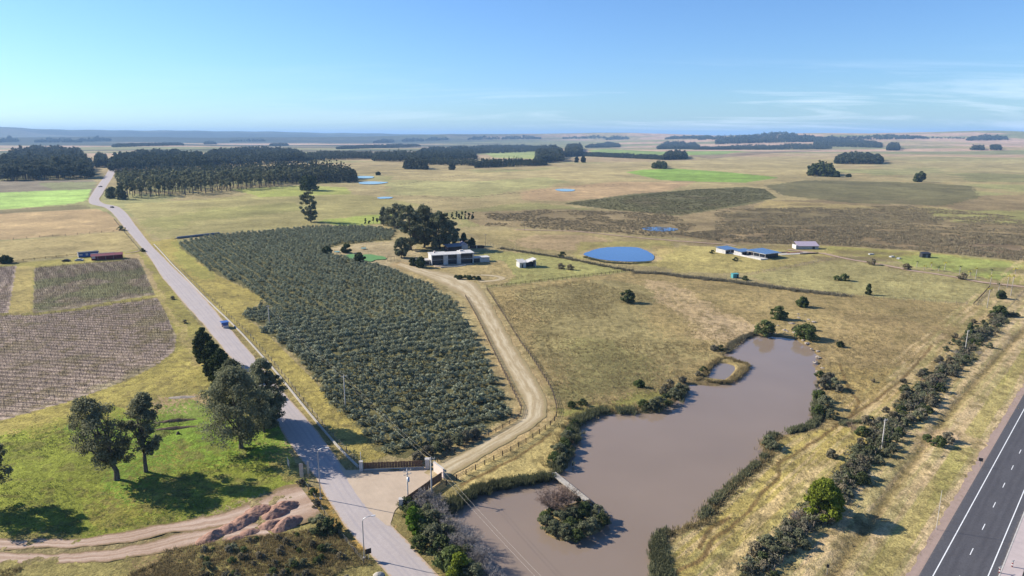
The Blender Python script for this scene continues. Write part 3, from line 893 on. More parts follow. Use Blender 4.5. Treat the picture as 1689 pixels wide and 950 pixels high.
    patch([(1350, 590), (1500, 600), (1540, 612), (1440, 690), (1360, 690)], (164, 144, 84), 0.9, 3)
    patch([(1300, 715), (1440, 700), (1430, 740), (1200, 950), (1080, 950), (1160, 860)], (160, 146, 76), 0.9, 1)
    patch([(1130, 640), (1100, 660), (1000, 680), (930, 690), (920, 672), (1000, 664), (1080, 645)], (120, 126, 56), 0.7, 2)
    patch([(760, 785), (870, 715), (930, 690), (945, 720), (930, 770), (900, 790), (780, 812), (735, 838)], (166, 152, 92), 0.9, 1)
    shore = np.where(np.abs(sd) < 1e8, sd, 99)
    mix((shore > -4) * (1 - sstep(1.5, 4.0, shore)), (104, 90, 60), 0.8)
    dB = dist_line(BLUE, X, Y, True, 20)
    mix(1 - sstep(2.0, 6.5, dB + (n_sm[:, 0] - .5) * 6), (168, 148, 108), 0.8)
    # --- verge between the hedge and the highway, mown in long stripes
    verge = (off < -4.5) & (off > -42) & (s_ > -60) & (s_ < 560) & (Y > 0)
    patch([(1200, 1000), (1262, 940), (1330, 890), (1400, 820), (1470, 740), (1560, 650), (1640, 560), (1700, 495), (1900, 400), (2300, 500), (1900, 1000)], (192, 172, 126), 1, 0)
    st = fbm(s_ / 14, off, 1.7, 3, 51)
    mix(sstep(0.46, 0.60, st) * verge, (156, 150, 90), 0.65)
    mix(sstep(0.52, 0.60, fbm(s_ / 22, off + 50, 0.9, 3, 52)) * verge, (196, 172, 124), 0.7)
    mix(np.exp(-((off + 14.0 + 1.6 * np.sin(s_ / 60)) / 1.2) ** 2) * verge, (112, 98, 58), 0.7)
    mix(((off > -9.5) & (off < -5.5)) * verge, (150, 148, 66), 0.5)
    patch([(1500, 715), (1560, 708), (1640, 728), (1632, 738), (1560, 738), (1510, 750)], (186, 160, 122), 0.6, 2)
    # --- strips beside the left road
    patch([(190, 345), (230, 372), (262, 405), (300, 440), (372, 522), (455, 600), (545, 712), (600, 768), (560, 775), (470, 650), (300, 460), (230, 385)], (148, 136, 80), 1, 1)
    patch([(245, 400), (290, 392), (300, 412), (360, 455), (440, 492), (400, 520), (440, 550), (530, 640), (590, 700), (640, 750), (598, 768), (545, 712), (455, 600), (372, 522), (285, 432)], (156, 144, 72), 1, 0)
    patch([(282, 398), (300, 396), (310, 415), (360, 458), (330, 462), (290, 430)], (140, 142, 64), 0.7, 2)
    # --- vineyard side
    patch([(-200, 440), (0, 436), (130, 424), (228, 412), (262, 440), (300, 500), (350, 560), (400, 620), (440, 690), (480, 750), (510, 800), (440, 810), (300, 860), (140, 888), (0, 890), (-300, 900), (-400, 600)], (142, 136, 66), 1, 0)
    patch([(-200, 700), (0, 690), (100, 660), (230, 612), (290, 575), (330, 560), (345, 600), (330, 640), (250, 660), (100, 700), (0, 720)], (150, 140, 68), 0.8, 2)
    patch([(205, 420), (228, 418), (250, 450), (262, 480), (240, 470), (222, 440)], (172, 150, 108), 0.8, 1)
    patch([(20, 440), (55, 440), (52, 515), (15, 522)], (160, 146, 82), 0.95, 1)
    patch([(250, 470), (262, 470), (300, 540), (340, 600), (320, 610), (296, 560)], (168, 150, 96), 0.6, 2)
    patch([(275, 655), (330, 652), (345, 668), (330, 690), (290, 694), (262, 680)], (176, 150, 110), 0.8, 2)
    # lower lawn
    patch([(-300, 760), (0, 720), (180, 665), (290, 690), (330, 688), (350, 700), (420, 740), (500, 795), (440, 808), (300, 858), (140, 886), (0, 890), (-300, 900)], (122, 134, 42), 1, 2)
    patch([(100, 745), (230, 730), (330, 690), (380, 730), (460, 765), (400, 800), (220, 810), (140, 800)], (106, 144, 40), 0.75, 3)
    patch([(0, 700), (90, 690), (190, 680), (150, 740), (20, 760)], (150, 140, 66), 0.6, 3)
    patch([(120, 840), (260, 800), (300, 845), (160, 880)], (138, 128, 56), 0.6, 3)
    # bottom scrub
    patch([(-300, 925), (0, 930), (120, 925), (330, 890), (500, 865), (530, 840), (560, 870), (600, 905), (640, 950), (700, 1010), (-300, 1060)], (148, 140, 78), 1, 1)
    patch([(350, 900), (480, 905), (520, 950), (400, 960), (300, 930)], (148, 124, 84), 0.7, 3)
    patch([(505, 800), (530, 806), (560, 852), (600, 900), (610, 915), (590, 915), (545, 870), (515, 835)], (172, 136, 62), 0.85, 1)
    patch([(640, 868), (652, 862), (700, 915), (735, 955), (722, 950)], (158, 130, 76), 0.8, 1)
    # between road and trees near the entrance
    patch([(640, 860), (665, 835), (700, 815), (740, 790), (760, 800), (740, 835), (760, 900), (820, 1000), (760, 1000)], (120, 112, 64), 0.9, 1)
    # --- grove floor, vineyard floor
    patch(GROVE, (94, 94, 56), 1, 1)
    for P, c in ((VY1, (132, 124, 100)), (VY2, (154, 140, 124)), (VY3, (158, 144, 130))):
        patch(P, c, 1, 0)
    patch(VY1, (106, 112, 72), 0.5, 0) if False else None
    for P, an, sp in ((VY1, 0.0, 3.6), (VY2, math.radians(-9), 3.3), (VY3, math.radians(-2), 3.6)):
        Rm = rot2(an); qy = (P @ Rm)[:, 1].min() + 1
        ph = ((X * Rm[0, 1] + Y * Rm[1, 1]) - qy) / sp
        st_ = np.cos(2 * math.pi * ph) * 0.5 + 0.5
        mix(inside(P, X, Y) * sstep(0.45, 0.9, st_), (108, 92, 78), 0.55)
        mix(inside(P, X, Y) * sstep(0.6, 0.95, 1 - st_) * fbm(X, Y, 11, 3, 66), (178, 162, 138), 0.8)
    g1 = sstep(0.5, 0.62, fbm(X, Y, 22, 3, 61)) * inside(VY1, X, Y)
    mix(g1, (104, 114, 66), 0.7)
    g2 = sstep(0.55, 0.7, fbm(X, Y, 16, 3, 62)) * inside(VY2, X, Y)
    mix(g2, (128, 122, 82), 0.6)
    # driveway shoulders: worn earth
    dc = np.array([at((a[0] + b[0]) / 2, (a[1] + b[1]) / 2)[:2] for a, b in zip(DRIVE_L, DRIVE_R)])
    dd = dist_line(dc, X, Y, reach=12)
    mix((1 - sstep(3.5, 8.5, dd + (n_sm[:, 0] - 0.5) * 5)), (172, 148, 100), 0.8)
    # cattle paths: thin brown lines trodden into the pasture
    for pts in ([(1385, 700), (1352, 722), (1320, 745), (1285, 765), (1280, 795), (1255, 818), (1240, 842), (1200, 870), (1170, 895), (1155, 918), (1110, 948)],
                [(1540, 570), (1505, 605), (1470, 640), (1430, 670), (1380, 700)],
                [(1150, 905), (1170, 870), (1200, 855)], [(1385, 600), (1400, 640), (1415, 665), (1400, 690)],
                [(760, 800), (820, 770), (880, 735), (910, 715)]):
        L = smooth(poly(pts), 2)
        dl = dist_line(L, X + (n_sm[:, 0] - 0.5) * 3, Y, reach=3)
        mix(1 - sstep(0.25, 0.75, dl), (96, 76, 42), 0.8)
    # small farm tracks
    for pts, wd, cc in (([(1360, 418), (1400, 428), (1450, 436), (1500, 446), (1560, 455), (1620, 466), (1689, 474), (1800, 488)], 1.6, (196, 172, 124)),
                        ([(850, 379), (890, 380), (950, 382), (1010, 388), (1060, 393), (1120, 398), (1200, 404), (1216, 405)], 1.3, (180, 156, 112)),
                        ([(700, 336), (760, 326), (860, 318), (940, 310), (1035, 303)], 1.2, (120, 104, 74)),
                        ([(655, 305), (720, 295), (800, 283), (860, 279)], 1.6, (112, 98, 66)),
                        ([(660, 322), (770, 325), (850, 317)], 1.4, (108, 96, 66)),
                        ([(1290, 262), (1340, 257), (1400, 256), (1480, 250)], 2.2, (110, 98, 74)),
                        ([(0, 436), (60, 429), (128, 421)], 1.0, (84, 78, 48)),
                        ([(0, 396), (100, 388), (208, 380)], 0.8, (104, 92, 60))):
        L = smooth(poly(pts), 6)
        dl = dist_line(L, X, Y, reach=6)
        mix(1 - sstep(wd * 0.7, wd * 1.2, dl + (n_sm[:, 0] - 0.5) * wd), cc, 0.85)
    # thin contour-like dark grass lines and mottling everywhere
    C *= (0.78 + 0.44 * n_mid) * (0.90 + 0.2 * n_sm) * (0.88 + 0.24 * n_big)
    mott = sstep(0.56, 0.72, fbm(X, Y, 5, 3, 71)) * (1 - sstep(500, 900, R))
    mix(mott, (98, 92, 52), 0.28)
    mott2 = sstep(0.60, 0.70, fbm(X, Y, 2.4, 2, 73)) * (1 - sstep(300, 600, R))
    mix(mott2, (92, 84, 48), 0.45)
    scr = sstep(0.52, 0.7, fbm(X, Y * 1.4, 30, 4, 72)) * sstep(420, 520, R) * (1 - sstep(900, 1100, R)) * (X > 100)
    mix(scr, (92, 80, 58), 0.5)
    C = C * 0.86 + np.array([178, 160, 126.]) * 0.14; C = C * np.array([1.15, 1.13, 1.16])
    C = np.clip(C, 5, 250) / 255
    L_ = np.where(C <= 0.04045, C / 12.92, ((C + 0.055) / 1.055) ** 2.4) * 0.70
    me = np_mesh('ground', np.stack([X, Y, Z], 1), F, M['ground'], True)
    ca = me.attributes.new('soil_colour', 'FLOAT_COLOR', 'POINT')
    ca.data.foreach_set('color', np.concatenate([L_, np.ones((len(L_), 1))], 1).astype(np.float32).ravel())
    return struct(link('ground', me))


GROVE = poly([(295, 402), (340, 391), (420, 383), (520, 375), (600, 374), (652, 381), (645, 396), (600, 400), (560, 404), (528, 412), (545, 422), (600, 432), (655, 447), (690, 462), (720, 480), (742, 490),
              (762, 520), (785, 562), (806, 605), (826, 645), (842, 686), (815, 700), (785, 722), (740, 738), (700, 748), (660, 757), (622, 744), (590, 702), (545, 668), (532, 640), (500, 602), (470, 572), (434, 548), (438, 538), (400, 524),
              (425, 506), (440, 496), (400, 472), (355, 452), (325, 430), (300, 412)])
VY1 = poly([(57, 443), (130, 436), (228, 426), (242, 455), (256, 486), (200, 495), (130, 507), (54, 516)])
VY2 = poly([(-260, 525), (0, 520), (54, 520), (130, 512), (200, 500), (260, 492), (275, 520), (291, 555), (288, 578), (262, 600), (230, 617), (180, 638), (100, 666), (0, 694), (-200, 740), (-400, 700)])
VY3 = poly([(-200, 455), (0, 441), (27, 438), (14, 516), (0, 518), (-200, 522)])
ground = build_ground()


# ------------------------------------------------------------------ roads, yards, water
def ribbon(name, A, B, z, mat, step=4.0, lift=0.0):
    """strip between two matching edges given as world polylines"""
    A = np.array(A, float); B = np.array(B, float)
    V = []
    for a, b in zip(A, B):
        V.append([*a[:2], z]); V.append([*((a[:2] + b[:2]) / 2), z + lift]); V.append([*b[:2], z])
    F = []
    for i in range(len(A) - 1):
        F.append([3 * i, 3 * i + 1, 3 * i + 4, 3 * i + 3]); F.append([3 * i + 1, 3 * i + 2, 3 * i + 5, 3 * i + 4])
    V = np.array(V)
    V[:, 2] += relief(V[:, 0], V[:, 1])
    me = np_mesh(name, V, np.array(F)[:, ::-1], mat)
    run = np.concatenate([[0], np.cumsum(np.hypot(*np.diff((A[:, :2] + B[:, :2]) / 2, axis=0).T))])
    uv = me.attributes.new('across', 'FLOAT_VECTOR', 'POINT')
    wv = np.hypot(*(A[:, :2] - B[:, :2]).T)
    uv.data.foreach_set('vector', np.array([[u, r_, w_] for r_, w_ in zip(run, wv) for u in (0, .5, 1)], np.float32).ravel())
    return link(name, me)


def edges(L, step, jit, seed):
    """resample two edges together and roughen them"""
    rng = np.random.default_rng(seed)
    A = np.array([p for p, q in L], float); B = np.array([q for p, q in L], float)
    S = smooth(np.hstack([A, B]), step)
    for k in (0, 2):
        t = np.cumsum(rng.normal(size=(len(S), 2)), 0)
        t -= np.array([np.convolve(t[:, c], np.ones(9) / 9, 'same') for c in (0, 1)]).T
        S[:, k:k + 2] += np.clip(t, -2, 2) * jit
    return S[:, :2], S[:, 2:]


A_, B_ = edges(list(zip(ROAD_L, ROAD_R)), 2.5, 0.10, 1)
struct(ribbon('road', A_, B_, 0.05, M['road'], lift=0.06))
dl_ = [at(*p)[:2] for p in DRIVE_L]; dr_ = [at(*p)[:2] for p in DRIVE_R]
A_, B_ = edges([((1.12 * np.array(p) - 0.12 * np.array(q)), (1.12 * np.array(q) - 0.12 * np.array(p))) for p, q in zip(dl_, dr_)], 1.5, 0.22, 2)
struct(ribbon('driveway', A_, B_, 0.10, M['drive'], lift=0.05))


def sheet(name, P, z, mat, rel=False, jit=0.0, seed=0, step=1.5, thick=0.0):
    Q = smooth(P, step, True)
    if jit:
        Q = Q + np.random.default_rng(seed).normal(size=Q.shape) * jit
    zz = np.full(len(Q), z)
    if rel:
        zz = zz + float(np.max(relief(Q[:, 0], Q[:, 1])))
    me = bpy.data.meshes.new(name)
    V = [(float(a), float(b), float(c)) for (a, b), c in zip(Q, zz)]
    area = sum(Q[i][0] * Q[(i + 1) % len(Q)][1] - Q[(i + 1) % len(Q)][0] * Q[i][1] for i in range(len(Q)))
    if area < 0:
        V = V[::-1]
    n = len(V)
    F = [tuple(range(n))]
    if thick:
        V = V + [(a, b, c - thick) for a, b, c in V]
        F += [(i, i + n, (i + 1) % n + n, (i + 1) % n) for i in range(n)]
    me.from_pydata(V, [], F)
    me.materials.append(mat)
    return link(name, me)


struct(sheet('gravel_yard', APRON, 0.085, M['sand'], jit=0.06, seed=3, step=0.8))
# loop of the driveway round its little island of grass
lc = np.array(at(785, 459)[:2])
th_ = np.linspace(0, 2 * math.pi, 61)
oa = np.array([lc + np.array([17.5 * math.cos(t), 11.5 * math.sin(t)]) for t in th_])
ia = np.array([lc + np.array([12.5 * math.cos(t), 6.8 * math.sin(t)]) for t in th_])
struct(ribbon('driveway_loop', oa, ia, 0.095, M['drive']))
def trail(pts, w, mat, z=0.06, seed=0):
    P = smooth(poly(pts), 5); d = np.gradient(P, axis=0); d /= np.linalg.norm(d, axis=1)[:, None]; n_ = np.stack([-d[:, 1], d[:, 0]], 1)
    j = 1 + 0.25 * np.random.default_rng(seed).normal(size=(len(P), 2))
    return struct(ribbon('farm_track', P + n_ * w / 2 * j[:, :1], P - n_ * w / 2 * j[:, 1:], z, mat))


trail([(1300, 412), (1330, 416), (1360, 419), (1400, 428), (1450, 436), (1500, 446), (1560, 455), (1620, 466), (1689, 474), (1800, 488)], 4.2, M['track'], .3, 1)
trail([(850, 379), (890, 380), (950, 382), (1010, 388), (1060, 393), (1120, 398), (1200, 404), (1214, 406)], 3.4, M['track'], .3, 2)
trail([(207, 418), (222, 416), (236, 413)], 2.4, M['track'], .25, 3)
# highway
S0, S1 = -50.0, 420.0


def hstrip(name, o0, o1, z, mat, s0=S0, s1=S1, n=60, jit=0):
    rng = np.random.default_rng(4)
    s = np.linspace(s0, s1, n)
    A = np.array([hpt(q, o0 + (rng.normal() * jit)) for q in s]); B = np.array([hpt(q, o1) for q in s])
    return ribbon(name, A, B, z, mat)


struct(hstrip('road_shoulder', -3.6, 0.0, 0.055, M['gravel'], n=320, jit=0.22))
struct(hstrip('highway', -1.95, HW_LINE2 + 1.35, 0.07, M['asphalt']))
struct(hstrip('road_marking', -0.09, 0.09, 0.076, M['paint']))
struct(hstrip('road_marking', HW_LINE2 - 0.09, HW_LINE2 + 0.09, 0.076, M['paint']))
dash0 = (np.array(at(1350 + 889 / 3.52, 680 + 810 / 3.52)[:2]) - HW0)
s_d = float(dash0 @ HD); o_d = float(dash0 @ HN)
mbd = MB()
for k in range(-4, 32):
    c = s_d + 12 * k
    a, b, c_, d = hpt(c - 1.5, o_d - 0.07), hpt(c - 1.5, o_d + 0.07), hpt(c + 1.5, o_d + 0.07), hpt(c + 1.5, o_d - 0.07)
    mbd.add([(*a, 0.076), (*b, 0.076), (*c_, 0.076), (*d, 0.076)], [[0, 1, 2, 3]])
struct(mbd.build('road_marking', M['paint']))
struct(hstrip('footpath', HW_LINE2 + 1.62, HW_LINE2 + 4.6, 0.16, M['paving']))
kb = MB(); a_, b_ = hpt(S0, HW_LINE2 + 1.37), hpt(S1, HW_LINE2 + 3.7)
for s_a in np.arange(S0, S1, 20):
    P0, P1 = hpt(s_a, HW_LINE2 + 1.37), hpt(s_a + 20, HW_LINE2 + 1.37); Q0, Q1 = hpt(s_a, HW_LINE2 + 1.6), hpt(s_a + 20, HW_LINE2 + 1.6)
    kb.add([(*P0, 0), (*P1, 0), (*Q1, 0), (*Q0, 0), (*P0, 0.19), (*P1, 0.19), (*Q1, 0.19), (*Q0, 0.19)], [[4, 5, 6, 7][::-1], [0, 1, 5, 4], [3, 7, 6, 2]])
struct(kb.build('kerb', M['concrete']))
# dirt tracks at bottom left
TR = [((-160, 888), (-160, 908)), ((0, 888), (0, 906)), ((60, 889), (70, 904)), ((130, 888), (140, 903)), ((200, 878), (215, 894)), ((260, 866), (275, 882)), ((320, 856), (335, 874)), ((380, 842), (395, 868)),
      ((430, 820), (450, 870)), ((460, 806), (490, 868)), ((494, 800), (526, 852))]
A_, B_ = edges([(np.array(at(*a)[:2]), np.array(at(*b)[:2])) for a, b in TR], 1.2, 0.3, 6)
struct(ribbon('dirt_track', A_, B_, 0.06, M['track']))
TR = [((-160, 918), (-160, 938)), ((0, 911), (0, 932)), ((80, 913), (90, 931)), ((160, 909), (175, 926)), ((220, 899), (240, 917)), ((280, 884), (300, 904)), ((330, 873), (350, 893)), ((385, 864), (405, 888)), ((430, 860), (455, 882))]
A_, B_ = edges([(np.array(at(*a)[:2]), np.array(at(*b)[:2])) for a, b in TR], 1.2, 0.3, 7)
struct(ribbon('dirt_track', A_, B_, 0.065, M['track']))
# muddy pond water reaches under its banks; the banks cut the shoreline
def grow(P, d):
    c = P.mean(0); Q = []
    n = len(P)
    for i in range(n):
        t = P[(i + 1) % n] - P[i - 1]; t /= np.linalg.norm(t) + 1e-9
        Q.append(P[i] + np.array([t[1], -t[0]]) * d)
    return np.array(Q)
def ccw(P):
    a = sum(P[i][0] * P[(i + 1) % len(P)][1] - P[(i + 1) % len(P)][0] * P[i][1] for i in range(len(P)))
    return P if a > 0 else P[::-1]
struct(sheet('pond_water', grow(ccw(POND), 1.6), -0.62, M['water'], step=4))
struct(sheet('pool_water', grow(ccw(POOL), 0.6), -0.55, M['water2'], step=2))
struct(sheet('blue_pond_water', BLUE, 0.28, M['pond'], jit=0.25, seed=8, step=2.5))
for k, pts in enumerate(([(1058, 377), (1068, 375), (1085, 374.5), (1103, 375.5), (1118, 378), (1112, 381), (1092, 382), (1070, 381)],
                         [(915, 313), (925, 311.5), (940, 312), (949, 313.5), (942, 316), (926, 316)],
                         [(622, 326.5), (632, 325), (648, 325.5), (642, 328), (627, 328.5)],
                         [(584, 292), (600, 290.5), (616, 291.5), (612, 294.5), (590, 294.5)],
                         [(592, 301.5), (610, 299.5), (634, 300.5), (640, 301.5), (620, 304.5), (596, 304)])):
    struct(sheet('small_pond_water', poly(pts), 0.5 if k > 1 else 0.3, M['pale_pond'] if k else M['pond'], rel=k > 0, step=6))
LAWN = poly([(569, 422), (580, 419.5), (592, 421), (610, 420), (622, 422), (634, 424), (636, 428), (620, 429), (612, 432), (600, 430), (585, 429), (574, 426)])
struct(sheet('play_lawn', LAWN, 0.32, M['lawn'], jit=0.1, seed=5))

# ------------------------------------------------------------------ olive grove


def join_trees(name, pts, hs, ws, mats, nleaf, size_f, seed, shape='round', trunk=True, zf=0.18, clump=5):
    """many small crowns with stems as one mesh (for woods nobody could count)"""
    rng = np.random.default_rng(seed)
    n = len(pts)
    P = np.array(pts, float)
    Z = relief(P[:, 0], P[:, 1])
    K = clump
    C = []; R = []
    per = max(2, nleaf // K)
    ang = rng.random((n, K)) * 2 * math.pi
    if shape == 'cone':
        t = (np.arange(K)[None] + rng.random((n, K)) * 0.8) / K
        rr = (1 - t) * 0.75 * ws[:, None] * rng.random((n, K)) ** 0.5
        zz = (zf + (0.97 - zf) * t) * hs[:, None]
        rad = ws[:, None] * (0.62 * (1 - t) + 0.16)
    else:
        t = rng.random((n, K))
        rr = ws[:, None] * 0.62 * rng.random((n, K)) ** 0.5
        zz = (zf + 0.12 + (0.80 - zf) * t) * hs[:, None]
        rad = ws[:, None] * (0.45 + 0.3 * rng.random((n, K)))
    cx = P[:, 0:1] + np.cos(ang) * rr; cyy = P[:, 1:2] + np.sin(ang) * rr; cz = Z[:, None] + zz
    C = np.stack([cx, cyy, cz], -1).reshape(-1, 3); R = rad.ravel()
    V, F = leaves(rng, C, R, per, 1.0, 0.8)
    # leaf size follows each tree's own width
    ctr = V.reshape(-1, 4, 3).mean(1, keepdims=True)
    s = np.repeat(ws * size_f, K * per)[:, None, None]
    V = (ctr + (V.reshape(-1, 4, 3) - ctr) * s).reshape(-1, 3)
    faces = [F]; Vs = [V]; mi = [np.zeros(len(F), int)]
    if trunk:
        r = (0.018 * hs)[:, None]
        base = np.stack([P[:, 0], P[:, 1], Z - 0.3], 1)
        q = []
        for a in range(3):
            q.append(base + np.stack([np.cos(a * 2.09) * r[:, 0], np.sin(a * 2.09) * r[:, 0], 0 * r[:, 0]], 1))
        for a in range(3):
            q.append(base + np.stack([np.cos(a * 2.09) * r[:, 0] * .5, np.sin(a * 2.09) * r[:, 0] * .5, hs * 0.7], 1))
        T = np.stack(q, 1).reshape(-1, 3)
        o = len(V) + np.arange(n)[:, None] * 6
        TF = np.concatenate([np.stack([o[:, 0] + a, o[:, 0] + (a + 1) % 3, o[:, 0] + 3 + (a + 1) % 3, o[:, 0] + 3 + a], 1) for a in range(3)])
        Vs.append(T); faces.append(TF); mi.append(np.ones(len(TF), int))
    me = np_mesh(name, np.concatenate(Vs), np.concatenate(faces), mats, False, np.concatenate(mi))
    return me


def grove_points():
    rng = np.random.default_rng(7)
    a = math.radians(28)
    R = rot2(a); c = GROVE.mean(0)
    pts = []
    d0 = np.array(at(425, 512)[:2]); d1 = np.array(at(800, 540)[:2]); dn = np.array([-(d1 - d0)[1], (d1 - d0)[0]])
    for i in range(-110, 111):
        for j in range(-50, 51):
            p = c + R @ np.array([i * 2.1 + (j % 2) * 1.0, j * 6.2])
            if (p - d0) @ dn < 0:
                pts.append(p + rng.normal(size=2) * np.array([.25, .25]))
    Ru = rot2(math.radians(33))
    for i in range(-70, 71):
        for j in range(-70, 71):
            p = c + Ru @ np.array([i * 4.3, j * 4.9])
            if (p - d0) @ dn >= 0:
                pts.append(p + rng.normal(size=2) * .3)
    pts = np.array(pts)
    m = inside(GROVE, pts[:, 0], pts[:, 1])
    pts = pts[m]
    pts = pts[rng.random(len(pts)) > 0.025]
    return pts


def box_free(p, boxes):
    return all(math.hypot(p[0] - b[0], p[1] - b[1]) > b[2] for b in boxes)


gp = grove_points()
gd = np.hypot(gp[:, 0], gp[:, 1])
gp = gp[np.argsort(gd)]; gd_sorted = np.sort(gd)
OLV = [make_tree('olive', 100 + k, 2.25, 1.30, M['olive'], M['bark'], 0.10, 16, 17, 0.34, 0.42, 'dome', trunk_r=0.13, limbs=4, flat=0.85) for k in range(5)]
rng = np.random.default_rng(11)
olive0 = []
for k in range(5):
    e = empty('olive_tree', (0, 0, 0)); link('trunk', OLV[k][0], e); link('crown', OLV[k][1], e)
    tag(e, 'silvery green olive tree in the tilled rows of the grove between road and driveway', 'olive tree', 'olive trees in the near rows of the grove')
    olive0.append(e)
n_ind = 295
for i in range(n_ind):
    e = olive0[i] if i < 5 else copy_tree(olive0[i % 5])
    s = 0.80 + 0.38 * rng.random()
    X1 = np.array([gp[i][0]]); Y1 = np.array([gp[i][1]])
    dR = dist_line(GROVE[40:48], X1, Y1)[0]; dD = dist_line(GROVE[18:31], X1, Y1)[0]; dN = dist_line(GROVE[30:40], X1, Y1)[0]
    where = 'on the driveway edge' if dD < 7 else 'at the near corner of the grove' if dN < 8 else 'well inside the near rows' if gd_sorted[i] < 200 else 'in the middle rows'
    e['label'] = ('small ' if s < .88 else 'broad ' if s > 1.09 else '') + 'silvery olive tree ' + where + ', between road and driveway'
    e.location = (gp[i][0], gp[i][1], 0); e.rotation_euler = (0, 0, rng.random() * 6.28); e.scale = (s * 1.05, s * 1.05, s * (0.85 + 0.3 * rng.random()))
rest = gp[n_ind:]
hs = 2.55 * (0.85 + 0.3 * rng.random(len(rest))); ws = 1.5 * (0.86 + 0.28 * rng.random(len(rest)))
struct(link('olive_grove', join_trees('olive_grove', rest, hs, ws, [M['olive'], M['bark']], 250, 0.27, 12, zf=0.06, clump=10)), 'stuff', 'many rows of silvery olive trees filling the far side of the grove')

# ------------------------------------------------------------------ vineyard rows
vrng = np.random.default_rng(31)


def vine_row(a, b, label, group):
    a = np.array(a); b = np.array(b)
    L = float(np.hypot(*(b - a)))
    if L < 8:
        return 0
    ang = math.atan2(b[1] - a[1], b[0] - a[0])
    e = empty('vine_row', (a[0], a[1], 0), ang)
    tag(e, label, 'vine row', group)
    n = int(L / 1.3)
    x = np.arange(n) * 1.3 + 0.6 + vrng.normal(size=n) * 0.1
    h = 0.75 + 0.15 * vrng.random(n)
    V = []; F = []
    # stems and bare canes: crossed slats, low cost
    for k in range(2):
        wd = 0.055
        dx, dy = (wd, 0) if k == 0 else (0, wd)
        q = np.stack([np.stack([x - dx, 0 * x - dy, 0 * x - .05], 1), np.stack([x + dx, 0 * x + dy, 0 * x - .05], 1), np.stack([x + dx, 0 * x + dy, h], 1), np.stack([x - dx, 0 * x - dy, h], 1)], 1).reshape(-1, 3)
        F.append(np.arange(len(q)).reshape(-1, 4) + sum(len(v) for v in V)); V.append(q)
    m = n * 5
    xc = vrng.random(m) * L; z0 = 0.7 + 0.1 * vrng.random(m); ln = 0.5 + 0.6 * vrng.random(m); tx = vrng.normal(size=m) * 0.3; ty = vrng.normal(size=m) * 0.22
    q = np.stack([np.stack([xc - .03, 0 * xc, z0], 1), np.stack([xc + .03, 0 * xc, z0], 1), np.stack([xc + tx + .02, ty, z0 + ln], 1), np.stack([xc + tx - .02, ty, z0 + ln], 1)], 1).reshape(-1, 3)
    F.append(np.arange(len(q)).reshape(-1, 4) + sum(len(v) for v in V)); V.append(q)
    q = np.array([[0, -.04, .72], [L, -.04, .72], [L, .04, .8], [0, .04, .8]]); F.append(np.array([[0, 1, 2, 3]]) + sum(len(v) for v in V)); V.append(q)
    link('vines', np_mesh('vines', np.concatenate(V), np.concatenate(F), M['vine']), e)
    t = MB()
    for xx in np.arange(vrng.random() * 5, L + 0.1, 6.5):
        t.box(xx - .035, xx + .035, -.035, .035, -.1, 1.6)
    t.box(0, L, -.012, .012, 1.2, 1.225); t.box(0, L, -.012, .012, 1.6, 1.625)
    link('trellis', t.mesh('trellis', M['greywood']), e)


ROWS = []


def ordinal(n):
    return '%d%s' % (n, 'th' if 10 < n % 100 < 14 else {1: 'st', 2: 'nd', 3: 'rd'}.get(n % 10, 'th'))


def block_rows(P, ang, sp, label, group, ymin=110):
    R = rot2(ang); Q = P @ R          # into row frame
    ROWS.append((P, ang, sp, float(Q[:, 1].min() + 1)))
    for i_v, v in enumerate(np.arange(Q[:, 1].min() + 1, Q[:, 1].max(), sp)):
        xs = []
        n = len(Q)
        for i in range(n):
            a, b = Q[i], Q[(i + 1) % n]
            if (a[1] > v) != (b[1] > v):
                xs.append(a[0] + (v - a[1]) / (b[1] - a[1]) * (b[0] - a[0]))
        xs.sort()
        for x0, x1 in zip(xs[::2], xs[1::2]):
            p0 = R @ np.array([x0 + vrng.random(), v]); p1 = R @ np.array([x1 - vrng.random() * 1.5, v])
            # keep only what the picture could show
            k = 0.80
            lim = lambda p: p[0] > -k * p[1] - 8
            if not lim(p1):
                continue
            if not lim(p0):
                t = np.linspace(0, 1, 200)[:, None]; seg = p0 + (p1 - p0) * t
                ok = seg[:, 0] > -k * seg[:, 1] - 8
                p0 = seg[np.argmax(ok)]
            vine_row(p0, p1, label % ordinal(i_v + 1), group)


block_rows(VY2, math.radians(-9), 3.3, '%s leafless vine row from the lawn side in the large lower vineyard block', 'vine rows of the large lower block')
block_rows(VY1, math.radians(0), 3.6, '%s leafless vine row up from the near edge of the block below the huts', 'vine rows of the small grassy block')
block_rows(VY3, math.radians(-2), 3.6, '%s leafless vine row up from the near edge of the narrow left block', 'vine rows of the block at the left edge')

